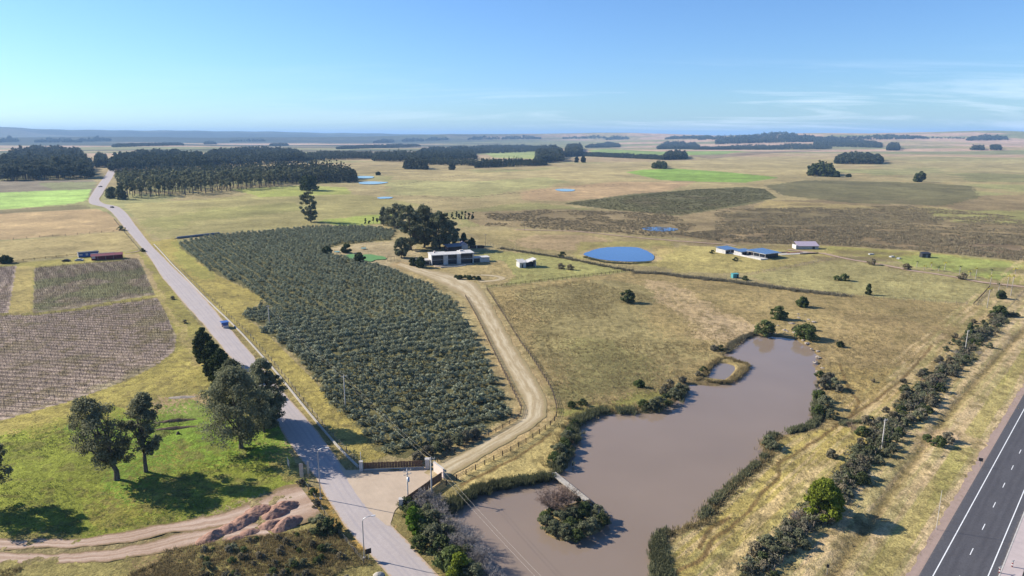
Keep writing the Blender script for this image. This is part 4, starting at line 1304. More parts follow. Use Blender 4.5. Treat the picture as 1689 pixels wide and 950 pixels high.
# ------------------------------------------------------------------ woods
def wood_px(name, px0, py0, px1, py1, ytop, h, sp, label, mats, nleaf=36, seed=0, shape='round', wf=0.30, keep=1.0, zf=0.15, size_f=0.55):
    """woodland whose front edge runs between two photograph pixels and which reaches depth metres back"""
    rng = np.random.default_rng(seed)
    a = np.array(at(px0, py0)[:2]); b = np.array(at(px1, py1)[:2])
    # how far back the wood reaches: the row where trees of this height end at the visible top
    pm, ym = (px0 + px1) / 2, (py0 + py1) / 2
    lo, hi = ytop + 0.5, ym
    for _ in range(14):
        m_ = (lo + hi) / 2
        if hgt((pm, m_), ytop) > h * 0.92:
            hi = m_
        else:
            lo = m_
    back = np.array(at(pm, lo)[:2])
    depth = float(np.clip(np.hypot(*back) - np.hypot(*((a + b) / 2)), sp * 2.5, 2600))
    L = np.hypot(*(b - a)); n = max(3, int(L * depth / sp ** 2 * keep))
    n = min(n, 2400)
    t = -0.03 + 1.06 * rng.random(n); d = rng.random(n) ** 1.15 * depth
    fr = int(min(n * 0.4, L / sp * 1.2))
    d[:fr] = rng.random(fr) * sp * 0.6; t[:fr] = (np.arange(fr) + rng.random(fr) * .6) / max(fr, 1)
    p = a + (b - a) * t[:, None]
    out = p / np.linalg.norm(p, axis=1)[:, None]
    edge = (fbm(p[:, 0], p[:, 1], 60, 2, seed) - 0.5) * depth * 0.5
    taper = (0.30 + 0.70 * np.sin(np.pi * np.clip(t, 0.02, 0.98)) ** 0.5) * (0.65 + 0.7 * fbm(t * 7, t * 0, 1.0, 2, seed + 2)) if depth > 60 else 1.0
    d = np.where(d > sp, d * taper, d)
    p = p + out * (d + np.where(d > sp, edge * d / depth, 0))[:, None]
    big = fbm(p[:, 0], p[:, 1], h * 7, 3, seed + 9)
    ends = np.minimum(1, 0.45 + 6 * np.minimum(np.abs(t + 0.05), np.abs(1.05 - t)))
    hs = h * (0.55 + 0.55 * rng.random(n) ** 0.8) * (0.60 + 0.9 * big) * ends * np.where(rng.random(n) > 0.96, 1.25, 1.0)
    if h > 9:
        keep_ = (fbm(p[:, 0], p[:, 1], h * 3.0, 2, seed + 4) > 0.36) | (rng.random(n) < 0.35)
        p, hs, t = p[keep_], hs[keep_], t[keep_]
        n = len(p)
    ws = h * wf * (0.7 + 0.5 * rng.random(n))
    return struct(link(name, join_trees(name, p, hs, ws, mats, nleaf, size_f, seed, shape, zf=zf)), 'stuff', label)


W = [M['wood'], M['bark']]; WL = [M['wood_light'], M['palebark']]; WC = [M['conifer'], M['bark']]
woods = [
    ('woodland', 6, 299, 148, 295, 241, 29, 14, 'dark eucalyptus wood with pale trunks left of the road beyond the light green field', W, 70, 'round', .26, .30),
    ('woodland', -260, 302, 2, 292, 252, 27, 16, 'dark wood running out of the left picture edge', W, 50, 'round', .28, .2),
    ('woodland', 160, 277, 176, 275, 252, 22, 13, 'small group of trees beside the far end of the road', W, 50, 'round', .3, .2),
    ('woodland', 187, 283, 345, 279, 246, 25, 14, 'grey green wood behind the thinned plantation right of the road', WL, 60, 'round', .28, .25),
    ('woodland', 345, 276, 500, 268, 241, 22, 14, 'dark humped wood behind the middle of the plantation', W, 50, 'round', .3, .2),
    ('woodland', 500, 266, 618, 262, 249, 17, 13, 'long dark tree belt ending at the pale pasture', W, 40, 'round', .3, .2),
    ('woodland', 442, 303, 584, 301, 267, 25, 8.5, 'dense dark block of narrow trees beside the twin ponds', W, 44, 'cone', .17, .08),
    ('woodland', 618, 266, 690, 268, 249, 19, 12, 'wood edge left of the darkest clump in the centre', W, 40, 'round', .3, .2),
    ('woodland', 668, 279, 703, 280, 260, 25, 9, 'darkest dense clump at the tip of the central woods', W, 60, 'cone', .24, .06),
    ('woodland', 690, 266, 782, 263, 241, 21, 13, 'brown dark wood rising behind the central pasture', W, 40, 'round', .3, .2),
    ('woodland', 700, 272, 790, 274, 261, 14, 9, 'loose row of light green young trees in front of the brown wood', WL, 40, 'round', .3, .1),
    ('woodland', 788, 277, 898, 273, 261, 14, 9, 'low even plantation strip on the central pasture edge', WL, 40, 'cone', .3, .05),
    ('woodland', 770, 254, 896, 250, 236, 16, 18, 'grey wood behind the light field in the centre', W, 30, 'round', .4, .1),
    ('woodland', 886, 269, 926, 267, 237, 27, 11, 'tall ragged tree clump right of the low plantation strip', W, 50, 'round', .26, .25),
    ('woodland', 934, 259, 958, 257, 233, 28, 12, 'tall dark clump at the left end of the long hedge', W, 50, 'round', .3, .2),
    ('woodland', 968, 244, 1021, 243, 235, 18, 18, 'oblong dark copse above the far green field', W, 30, 'round', .45, .08),
    ('woodland', 948, 257, 1100, 264, 252, 8, 9, 'long clipped dark hedge across the far fields', W, 30, 'round', .6, .05),
    ('woodland', 1096, 264, 1131, 263, 248, 19, 10, 'dark clump at the right end of the long hedge', W, 50, 'round', .35, .1),
    ('woodland', 1086, 246, 1152, 246, 232, 18, 18, 'large dark copse above the right end of the hedge', W, 30, 'round', .45, .08),
    ('woodland', 1150, 247, 1364, 246, 237.5, 15, 16, 'long belt of trees along the far green field', W, 30, 'round', .45, .1),
    ('woodland', 1345, 241, 1450, 244, 226, 19, 20, 'rounded wood on the slope above the belt of trees', W, 26, 'round', .45, .08),
    ('woodland', 1186, 238, 1350, 234, 219, 26, 32, 'big dark wood covering the ridge on the right skyline', W, 24, 'round', .6, .05),
    ('woodland', 1155, 231, 1250, 230, 223.5, 24, 34, 'wood left of the ridge on the skyline', W, 20, 'round', .6, .05),
    ('woodland', 1350, 232, 1525, 229, 222, 22, 34, 'long skyline wood running to the lone tall tree', W, 20, 'round', .6, .05),
    ('woodland', 1596, 232, 1660, 231, 223, 26, 32, 'skyline copse near the right picture edge', W, 24, 'round', .6, .05),
    ('woodland', 1450, 229, 1600, 229, 225, 14, 40, 'thin tree line along the right horizon', W, 16, 'round', .8, .05),
    ('woodland', 1100, 230, 1170, 229, 223.5, 20, 36, 'thin wood on the horizon right of the centre', W, 16, 'round', .8, .05),
    ('woodland', 1000, 231, 1035, 230, 224, 24, 34, 'small horizon copse above the far green field', W, 18, 'round', .7, .05),
    ('woodland', 930, 229, 1000, 228.5, 223.5, 24, 40, 'horizon wood above the oblong copse', W, 16, 'round', .8, .05),
    ('woodland', 830, 230, 890, 229.5, 223.5, 22, 36, 'horizon wood right of the centre of the woods', W, 16, 'round', .8, .05),
    ('woodland', 772, 231, 822, 230, 223.5, 22, 36, 'horizon wood over the grey wood', W, 16, 'round', .8, .05),
    ('woodland', 704, 232, 738, 231, 224, 26, 36, 'small horizon wood left of the centre', W, 16, 'round', .7, .05),
    ('woodland', 664, 234, 698, 233, 227, 20, 30, 'loose horizon trees over the central woods', W, 16, 'round', .7, .05),
    ('woodland', 617, 236, 648, 235, 229, 22, 26, 'short row of tall trees on the far plain', W, 20, 'round', .5, .1),
    ('woodland', 560, 246, 690, 242, 238, 15, 20, 'dark long belt across the far plain', W, 22, 'round', .5, .08),
    ('woodland', 380, 234, 436, 233, 229, 22, 28, 'small wood on the blue far plain', W, 18, 'round', .6, .08),
    ('woodland', 446, 241, 474, 240, 236, 17, 22, 'small copse below the blue plain', W, 20, 'round', .5, .08),
    ('woodland', 338, 238, 356, 238, 232, 18, 24, 'pair of small copses on the far plain', W, 18, 'round', .6, .08),
    ('woodland', 190, 243, 300, 240, 235, 16, 28, 'scattered trees on the tan plain over the road', W, 20, 'round', .5, .08),
    ('woodland', 130, 234, 182, 233, 225, 22, 36, 'blue wood left of the far road', W, 16, 'round', .7, .05),
    ('woodland', 60, 235, 132, 235, 227, 20, 36, 'blue wood in the left distance', W, 16, 'round', .7, .05),
    ('woodland', 0, 235, 30, 234, 226, 24, 34, 'blue copse at the left picture edge', W, 16, 'round', .7, .05),
    ('woodland', 1464, 248.5, 1482, 248.5, 235, 24, 12, 'round dark copse alone on the right slope', W, 40, 'round', .35, .08),
    ('woodland', 1602, 248, 1622, 248, 239, 20, 13, 'round bush clump on the far right slope', W, 40, 'round', .35, .08),
    ('woodland', 1634, 248, 1650, 248, 238, 22, 13, 'round dark clump right of the bush clump', W, 40, 'round', .35, .08),
    ('woodland', 1380, 270.5, 1452, 271, 251, 19, 9, 'dense oval tree clump on the right pasture', W, 60, 'round', .32, .2),
    ('woodland', 1337, 291, 1369, 292, 268, 20, 8, 'dark rounded tree clump at the edge of the brown scrub', WC, 90, 'round', .38, .05),
    ('woodland', 1078, 278, 1098, 279, 266, 11, 8, 'black low tree clump above the green field', WC, 60, 'round', .45, .05),
]
for i, w_ in enumerate(woods):
    nm, x0, y0, x1, y1, dep, h_, sp_, lab, mats_, nl_, shp, wf_, zf_ = w_
    wood_px(nm, x0, y0, x1, y1, dep, h_, sp_, lab, mats_, nl_, 200 + i, shp, wf_, 1.0, zf_)

# thinned eucalyptus plantation: trees one can tell apart
prng = np.random.default_rng(77)
PLT = poly([(204, 329), (300, 323), (400, 314), (480, 304), (560, 300), (560, 292), (470, 283), (380, 285), (300, 288), (190, 296), (196, 312)])
PA = np.array(at(300, 323)[:2]); PB = np.array(at(480, 304)[:2])
pa = math.atan2(*(PB - PA)[::-1])
cand = []
Rp = rot2(pa)
for i in range(-60, 60):
    for j in range(-2, 50):
        p = PA + Rp @ np.array([i * 10.5 + (j % 3) * 2, j * 21.0]) + prng.normal(size=2) * 1.6
        cand.append(p)
cand = np.array(cand)
cand = cand[inside(PLT, cand[:, 0], cand[:, 1])]
cand = cand[prng.random(len(cand)) > 0.10]
cand = cand[np.argsort(np.hypot(cand[:, 0], cand[:, 1]))]
PT = [make_tree('plantation_tree', 300 + k, 27, 3.9, M['dark_gum'], M['bark'], 0.40, 18, 26, 1.6, 0.38, 'column', trunk_r=0.42, limbs=4) for k in range(5)]
p0s = []
for k in range(5):
    e = empty('eucalyptus_tree', (0, 0, 0)); link('trunk', PT[k][0], e); link('crown', PT[k][1], e)
    tag(e, 'slender tall eucalyptus with pale trunk in the thinned plantation right of the road', 'tree', 'plantation trees right of the road')
    p0s.append(e)
NP = min(270, len(cand))
for i in range(NP):
    e = p0s[i] if i < 5 else copy_tree(p0s[i % 5])
    x, y = cand[i]; s = 0.72 + 0.36 * prng.random()
    tt = ((cand[i] - PA) @ Rp)
    e['label'] = 'slender pale trunked eucalyptus, ' + ('front row' if tt[1] < 12 else 'second row' if tt[1] < 33 else 'inner rows') + ' of the plantation, ' + ('road end' if tt[0] < -20 else 'middle part' if tt[0] < 120 else 'end beside the dense block')
    e.location = (x, y, float(relief(x, y)) - 0.2); e.rotation_euler = (0, 0, prng.random() * 6.28); e.scale = (s * 1.1, s * 1.1, s)
if len(cand) > NP:
    q = cand[NP:]
    struct(link('plantation', join_trees('plantation', q, 23 * (0.75 + .4 * prng.random(len(q))), 4.5 * (0.8 + .4 * prng.random(len(q))), W, 60, .4, 5, zf=.3)), 'stuff', 'back rows of the thinned eucalyptus plantation')

# ------------------------------------------------------------------ single trees
def ptree(px, py, topy, half_px, label, kind='gum', name='gum_tree', cat='tree', seed=0, group=None, lean=(0, 0), n=60, per=170, z0f=0.28, shape='dome', trunk_r=None, size=None, cr=0.24, limbs=9, mat=None, bark=None):
    b = at3(px, py); h = hgt((px, py), topy)
    q = at(px + half_px, py); w = abs(q[0] - b[0])
    m = mat or M[kind]
    t = make_tree(name, seed or int(px * 7 + py), h, w, m, bark, z0f, n, per, size or max(0.35, h * 0.028), cr, shape, lean, trunk_r or h * 0.022, limbs)
    return put_tree(t, name, b, label, cat, group)


# the two gums on the lower lawn: open layered crowns on forking trunks
ptree(193, 792, 650, 54, 'broad open crowned gum tree on the green lawn, left of its slimmer neighbour', 'gum', n=130, per=110, z0f=0.22, size=0.36, cr=0.18, lean=(-5.5, 0), seed=11, limbs=16, trunk_r=0.55)
ptree(241, 779, 645, 33, 'slimmer upright gum tree on the green lawn behind the broad gum', 'gum', n=90, per=130, z0f=0.28, size=0.36, cr=0.23, lean=(0.6, 1), seed=12, limbs=12, trunk_r=0.42)
e = put_tree(make_tree('gum_tree', 13, 17, 6.2, M['gum'], None, 0.3, 100, 110, 0.38, 0.20, trunk_r=0.45, limbs=12), 'gum_tree', at3(-30, 838), 'gum tree whose branches reach in at the left picture edge above the track')
# dark cypress-like trees and big gums along the road
RT = [(338, 600, 537, 17, 'dark bushy tree at the far end of the roadside group', 'conifer', 22), (353, 622, 560, 17, 'second dark bushy tree in the roadside group', 'conifer', 23),
      (368, 645, 573, 20, 'third dark bushy tree standing before the big roadside gums', 'conifer', 24),
      (388, 690, 590, 36, 'big round crowned gum in the middle of the roadside group', 'dark_gum', 25), (440, 700, 588, 34, 'dark gum leaning over the road from the roadside group', 'dark_gum', 26),
      (398, 738, 600, 56, 'largest grey green gum at the near end of the roadside group', 'dark_gum', 27), (436, 712, 640, 28, 'low dark tree under the big gums on the road side', 'dark_gum', 28)]
for px, py, ty, hw_, lab, kd, sd_ in RT:
    ptree(px, py, ty, hw_, lab, kd, 'roadside_tree', seed=sd_, n=150, per=120, z0f=0.14 if kd == 'dark_gum' else 0.06, size=0.38, cr=0.21, limbs=10, group=None)
# middle distance
ptree(513, 366, 313, 13, 'tall leaning gum with ragged side branches behind the olive grove', 'dark_gum', seed=41, n=70, per=70, z0f=0.06, size=1.1, cr=0.24, lean=(-3, 0), shape='column')
ptree(509, 314, 288, 15, 'round dark tree in front of the dense narrow wood', 'conifer', 'round_tree', seed=42, n=40, per=90, z0f=0.05, size=1.8, cr=0.34)
G = [(655, 375, 335, 24, 'dark tree at the back left of the homestead grove', 51), (633, 372, 340, 9, 'slim pale green tree left of the homestead grove', 52),
     (678, 412, 336, 22, 'tall front tree on the left side of the homestead grove', 53), (700, 408, 334, 26, 'tallest tree in the middle of the homestead grove', 54),
     (725, 410, 345, 24, 'broad dark tree on the right side of the homestead grove', 55), (742, 404, 362, 17, 'right end tree of the homestead grove', 56),
     (662, 425, 390, 13, 'low bushy tree left of the white house', 57), (696, 392, 345, 26, 'back tree behind the tallest one of the homestead grove', 58)]
for px, py, ty, hw_, lab, sd_ in G:
    ptree(px, py, ty, hw_, lab, 'dark_gum', 'grove_tree', seed=sd_, n=90, per=90, z0f=0.10, size=0.95, cr=0.2)
for px, py, ty, hw_, lab, kd, sd_ in [
    (540, 421, 407, 8, 'round shrub at the left end of the play lawn', 'conifer', 61), (572, 417, 401, 8, 'round shrub behind the play lawn', 'conifer', 62),
    (593, 434, 417, 9.5, 'round dark bush at the front of the play lawn', 'conifer', 63), (748, 401, 387, 6, 'small round tree left of the dark sheds', 'conifer', 64),
    (765, 404, 384, 8, 'dark conical tree behind the pink gable', 'conifer', 65), (778, 405, 392, 6, 'low dark tree at the right end of the sheds', 'conifer', 66),
    (694, 441, 424, 10, 'dark bush at the left wing of the white house', 'conifer', 67), (681, 438, 424, 6, 'small bush beside the driveway bend', 'conifer', 69),
    (1036, 499, 478, 12, 'lone round dark tree in the open pasture', 'conifer', 71), (1322, 506, 490, 11, 'round tree alone above the rocks', 'green_bush', 72),
    (1283, 526, 505, 13, 'round green tree left of the pale rocks', 'green_bush', 73), (1262, 552, 528, 17, 'spreading green tree on the tip of the pond', 'green_bush', 74),
    (1330, 558, 536, 21, 'low wide bush on the bank right of the pond tip', 'green_bush', 75), (1386, 572, 563, 5.5, 'tiny lone bush right of the pond', 'conifer', 76),
    (1432, 486, 468, 5, 'small pointed cypress on the fence line', 'conifer', 77), (1651, 493, 479, 7, 'small round tree behind the highway fence', 'conifer', 78),
    (1648, 521, 505, 12, 'round tree at the far end of the roadside hedge', 'green_bush', 79), (1516, 300, 282, 9, 'lone dark tree on the pasture beyond the scrub', 'conifer', 80),
    (1599, 553, 532, 7, 'upright dark tree rising from the hedge', 'conifer', 81), (10, 434, 422, 9, 'round dark tree at the left edge above the vineyard', 'conifer', 82),
    (1055, 638, 626, 8, 'small bush in the rough grass west of the pond', 'green_bush', 83),
    (1378, 292, 283, 7, 'low dark trees trailing from the clump', 'conifer', 84), (1400, 292, 288, 4, 'low bush by the far fence', 'conifer', 85),
    (962, 268, 258, 3.5, 'thin lone tree right of the tall clump', 'wood', 86), (951, 268, 259, 3, 'thin lone tree beside another right of the tall clump', 'wood', 87),
    (624, 289, 284, 4, 'small tree above the twin ponds', 'conifer', 88), (745, 280, 271, 6, 'small round tree in front of the plantation strip', 'wood', 89),
    (200, 329, 305, 9, 'dark tree at the road bend before the plantation', 'dark_gum', 90), (185, 327, 308, 9, 'low dark tree touching the road bend', 'dark_gum', 91)]:
    b = at3(px, py); far_ = math.hypot(b[0], b[1])
    ptree(px, py, ty, hw_, lab, kd, 'round_tree', seed=sd_, n=44, per=60, z0f=0.04, size=max(0.32, far_ * 0.0019), cr=0.27, shape='cone' if sd_ in (65, 77, 81) else 'dome')
# bright lime bush in the hedge
ptree(1357, 853, 790, 36, 'bright lime green tree in the hedge by the highway verge', 'lime', 'lime_tree', seed=95, n=110, per=150, z0f=0.02, size=0.34, cr=0.19)
# row of young conifers behind the grove
for k, px in enumerate([738, 746, 753, 757, 762, 768, 774, 780]):
    ptree(px, 361, 350 - (k % 3), 2.4, 'young narrow conifer in the short row right of the homestead grove', 'conifer', 'young_conifer', seed=400 + k, n=8, per=24, z0f=0.02, size=1.0, cr=0.5, shape='cone', group='young conifers right of the grove')
for k, px in enumerate([603, 609, 616, 622, 628, 634, 640]):
    ptree(px, 369, 360 - (k % 3), 2.0, 'sapling in the row along the back of the olive grove', 'green_bush', 'sapling', seed=420 + k, n=6, per=20, z0f=0.05, size=1.0, cr=0.5, shape='cone', group='saplings behind the olive grove')
# six dark shrubs on the island of the driveway loop
SHR = make_tree('shrub', 500, 1.9, 1.5, M['conifer'], None, 0.02, 14, 40, 0.5, 0.45, trunk_r=0.08, limbs=3)
for k, (px, py, s) in enumerate([(753, 458, .85), (759, 460.5, 1.3), (767, 458, .8), (773, 461, 1.3), (782, 459, .7), (789, 462, 1.15)]):
    put_tree(SHR, 'clipped_shrub', at3(px, py), 'dark low shrub planted on the island of the driveway loop', 'shrub', 'shrubs on the driveway island', k, s)

# ------------------------------------------------------------------ buildings
def frame(A, B):
    """origin at ground under pixel A, x axis towards pixel B"""
    a = np.array(at(*A)[:2]); b = np.array(at(*B)[:2])
    return a, math.atan2(b[1] - a[1], b[0] - a[0]), float(np.hypot(*(b - a)))


def part(name, mat, boxes, parent):
    mb = MB()
    for b in boxes:
        mb.box(*b)
    return link(name, mb.mesh(name, mat), parent)


def wedge(name, mat, x0, x1, y0, y1, z0, zf, zb, th, parent):
    """sloping slab roof: height zf at y0 and zb at y1"""
    V = []
    for dz in (0, th):
        V += [(x0, y0, zf + dz), (x1, y0, zf + dz), (x1, y1, zb + dz), (x0, y1, zb + dz)]
    mb = MB(); mb.add(V, [[0, 3, 2, 1], [4, 5, 6, 7], [0, 1, 5, 4], [1, 2, 6, 5], [2, 3, 7, 6], [3, 0, 4, 7]])
    return link(name, mb.mesh(name, mat), parent)


# white two-storey homestead: three glazed bays between fin walls under a flat roof
o, rz, L = frame((712, 438), (783, 434))
hs_ = empty('white_house', (o[0], o[1], 0), rz)
tag(hs_, 'large white two storey modern house with three glazed bays between thick fin walls', 'house')
D_ = 11.0
part('wall', M['white'], [(0, .6, 0, D_, 0, 6.3), (7.7, 10.6, .0, D_, 0, 6.3), (16.6, 19.0, 0, D_, 0, 6.3), (26.8, 27.4, 0, D_, 0, 6.6), (0.61, 26.79, D_ - .4, D_ - .01, 0, 6.3)], hs_)
part('roof', M['white'], [(-.3, 10.65, -.9, D_ + .3, 6.32, 6.75), (10.7, 18.9, 0.4, D_ + .3, 6.1, 6.5), (18.95, 27.8, -.9, D_ + .3, 6.62, 7.1)], hs_)
part('ceiling_slab', M['white'], [(.61, 7.69, 1.2, D_ - .45, 3.0, 3.25), (10.61, 16.59, 1.6, D_ - .45, 3.0, 3.25), (19.01, 26.79, 0.2, D_ - .45, 3.0, 3.25)], hs_)
for x0, x1, yy in ((.62, 7.68, 2.0), (10.62, 16.58, 2.4), (19.02, 26.78, 1.6)):
    for z0, z1 in ((0.05, 2.98), (3.27, 6.05)):
        w_ = part('window', M['darkglass'], [(x0, x1, yy, yy + .08, z0, z1)], hs_)
        n_ = 4
        part('frame', M['dark'], [(x0 + (x1 - x0) * k / n_ - .04, x0 + (x1 - x0) * k / n_ + .04, yy - .06, yy - .005, z0, z1) for k in range(1, n_)], w_)
part('balcony_rail', M['steel'], [(19.02, 26.78, .25, .3, 4.2, 4.28), (.62, 7.68, 1.25, 1.3, 4.2, 4.28)] + [(x, x + .05, .26, .29, 3.26, 4.2) for x in np.arange(19.1, 26.7, 1.1)], hs_)
part('side_wing', M['white'], [(27.42, 38.5, 2.0, 8.0, 0, 2.9)], hs_)
part('wing_roof', M['white'], [(27.4, 38.8, 1.7, 8.3, 2.92, 3.2)], hs_)
part('wing_window', M['darkglass'], [(27.9, 32.0, 1.9, 1.98, .1, 2.6)], hs_)
part('low_wing', M['pinkwall'], [(-9.5, -.05, 3.0, 9.5, 0, 2.9)], hs_)
part('low_wing_roof', M['concrete'], [(-9.8, -.03, 2.4, 9.8, 2.92, 3.15)], hs_)
part('low_wing_window', M['darkglass'], [(-8.6, -5.2, 2.9, 2.98, .3, 2.4), (-4.3, -1.2, 2.9, 2.98, .3, 2.4)], hs_)
part('chimney', M['pinkwall'], [(3.0, 4.0, 7.5, 8.5, 6.76, 7.9)], hs_)
part('roof_tank', M['white'], [(20, 22.2, 6.5, 8.3, 7.11, 7.9)], hs_)
tr = empty('terrace', (o[0], o[1], 0), rz)
tag(tr, 'pale terrace with low kinked edging in front of the white house', 'terrace')
part('slab', M['sand'], [(1.0, 26, -5.5, -.05, -.1, .22)], tr)
k_ = MB(); k_.add([(4, -8.5, 0), (13, -10.2, 0), (13, -9.7, 0), (4, -8.0, 0), (4, -8.5, .55), (13, -10.2, .55), (13, -9.7, .55), (4, -8.0, .55)], [[0, 3, 2, 1], [4, 5, 6, 7], [0, 1, 5, 4], [1, 2, 6, 5], [2, 3, 7, 6], [3, 0, 4, 7]])
k_.add([(13.02, -10.2, 0), (20.5, -6.6, 0), (20.5, -6.1, 0), (13.02, -9.7, 0), (13.02, -10.2, .55), (20.5, -6.6, .55), (20.5, -6.1, .55), (13.02, -9.7, .55)], [[0, 3, 2, 1], [4, 5, 6, 7], [0, 1, 5, 4], [1, 2, 6, 5], [2, 3, 7, 6], [3, 0, 4, 7]])
link('edging', k_.mesh('edging', M['concrete']), tr)

# sheds behind
o, rz, L = frame((738, 415), (762, 413))
sh = empty('shed', (o[0], o[1], 0), rz); tag(sh, 'dark grey low shed in the shade behind the white house', 'shed')
part('wall', M['darkwood'], [(0, 11, 0, 7, 0, 3.0)], sh); wedge('roof', M['greyroof'], -.4, 11.4, -.6, 7.4, 3.02, 3.1, 4.2, .18, sh)
o, rz, L = frame((759, 411), (772, 411))
sh = empty('gable_hut', (o[0], o[1], 0), rz + .3); tag(sh, 'small hut with a sunlit pink gable beside the dark shed', 'hut')
part('wall', M['pinkwall'], [(0, 5.6, 0, 6, 0, 3.0)], sh)
g_ = MB()
g_.add([(-.3, -.3, 2.9), (2.8, -.3, 5.2), (5.9, -.3, 2.9), (-.3, 6.3, 2.9), (2.8, 6.3, 5.2), (5.9, 6.3, 2.9)], [[0, 1, 4, 3], [1, 2, 5, 4], [0, 3, 5, 2]], [[0, 2, 1], [3, 4, 5]])
link('roof', g_.mesh('roof', M['lilac']), sh)
o, rz, L = frame((775, 410), (799, 409))
sh = empty('board_fence', (o[0], o[1], 0), rz); tag(sh, 'dark board fence running right from the pink gabled hut', 'fence')
part('boards', M['darkwood'], [(0, L * .45, 0, .12, 0, 1.9), (L * .5, L, 0, .12, 0, 1.9)], sh); part('post', M['white'], [(L * .455, L * .495, -.05, .3, 0, 2.3)], sh)

# pavilion with two tilted white roofs
o, rz, L = frame((857, 442), (887, 440))
pv_ = empty('white_pavilion', (o[0], o[1], 0), rz); tag(pv_, 'small white pavilion with two tilted roof halves on the lawn right of the house', 'pavilion')
part('wall', M['white'], [(0, 4.2, 0, 6, 0, 3.1), (4.25, 9.2, 3.2, 6, 0, 2.9), (10.6, 10.9, -.2, 6.2, 0, 4.0)], pv_)
part('front_glass', M['darkglass'], [(4.25, 10.55, 2.9, 3.15, .1, 2.9)], pv_)
wedge('left_roof', M['white'], -.3, 4.6, -.6, 6.5, 3.12, 3.2, 4.3, .2, pv_)
r_ = MB(); r_.add([(4.65, -.5, 3.0), (11.2, -.5, 4.9), (11.2, 6.5, 4.9), (4.65, 6.5, 3.0), (4.65, -.5, 3.2), (11.2, -.5, 5.1), (11.2, 6.5, 5.1), (4.65, 6.5, 3.2)], [[0, 3, 2, 1], [4, 5, 6, 7], [0, 1, 5, 4], [1, 2, 6, 5], [2, 3, 7, 6], [3, 0, 4, 7]])
link('right_roof', r_.mesh('right_roof', M['white']), pv_)
part('door', M['dark'], [(1.4, 2.4, -.06, -.01, 0, 2.2)], pv_)

# glass house with the big blue monopitch roof on the right
o, rz, L = frame((1263, 427), (1289, 424))
bh = empty('blue_roofed_house', (o[0], o[1], 0), rz); tag(bh, 'low dark house with a big blue flat roof and white terrace on the right', 'house')
part('wall', M['darkwood'], [(.6, 12.4, .8, 13.0, 0, 3.1)], bh)
for k in range(4):
    part('window', M['darkglass'], [(1.0 + 2.9 * k, 3.5 + 2.9 * k, .70, .79, .2, 2.8)], bh)
part('side_window', M['darkglass'], [(.5, .59, 2.0, 12.0, .2, 2.8)], bh)
wedge('roof', M['blueroof'], -2.0, 13.0, -1.2, 15.0, 3.1, 3.3, 4.1, .28, bh)
part('roof_edge', M['white'], [(-2.05, 13.05, -1.32, -1.21, 3.3, 3.62), (-2.12, -2.01, -1.3, 15.0, 3.25, 3.5)], bh)
part('white_terrace', M['white'], [(-6.2, .55, -1.6, 14.0, -.1, .55)], bh)
part('terrace_wall', M['white'], [(-6.3, -5.9, -1.7, 30.0, -.1, 1.0)], bh)
part('canopy_post', M['white'], [(-1.7, -1.5, y, y + .2, .56, 3.3) for y in (-.9, 4, 9, 14)], bh)
part('rear_wing', M['white'], [(-5.5, 4.5, 16, 23, 0, 2.7)], bh)
wedge('rear_wing_roof', M['blueroof'], -6.3, 4.8, 15.5, 23.4, 2.7, 2.75, 3.3, .2, bh)
part('rear_window', M['darkglass'], [(-4.8, -1.0, 15.9, 15.98, .3, 2.3), (-.4, 3.6, 15.9, 15.98, .3, 2.3)], bh)
part('guest_wing', M['white'], [(-9.5, 0.5, 27, 36, 0, 2.8)], bh)
wedge('guest_wing_roof', M['blueroof'], -10, 1.5, 26, 36.5, 2.8, 2.85, 3.6, .2, bh)
part('guest_window', M['darkglass'], [(-8.8, -5.0, 26.9, 26.98, .3, 2.3), (-4.2, -.4, 26.9, 26.98, .3, 2.3)], bh)
o, rz, L = frame((1289, 421), (1349, 418))
tg = empty('garden_terrace', (o[0], o[1], 0), rz); tag(tg, 'beige garden terrace with dark planting beds right of the blue roofed house', 'terrace')
part('paving_slab', M['palestone'], [(0, L, 0, 6.5, -.1, .18)], tg)
part('front_bed', M['brick'], [(L * .30, L * .72, 5.2, 6.4, .19, .5)], tg); part('rear_bed', M['soil'], [(1, L * .42, 8.0, 10.5, -.1, .45)], tg); part('retaining_wall', M['darkwood'], [(L * .5, L, -.5, -.05, -.1, .75)], tg)

# lilac barn
o, rz, L = frame((1316, 411), (1350, 411))
ba = empty('barn', (o[0], o[1], 0), rz); tag(ba, 'long low barn with a faded lilac tin roof behind the blue roofed house', 'barn')
part('wall', M['concrete'], [(0, L, 0, 6.5, 0, 2.2)], ba); wedge('roof', M['lilac'], -.4, L + .4, -.6, 7.0, 2.2, 2.25, 4.6, .15, ba)
part('gable_wall', M['white'], [(-1.6, -.42, -.2, 6.6, 0, 2.9)], ba); part('door', M['dark'], [(L * .7, L * .82, -.07, -.01, 0, 1.9)], ba)

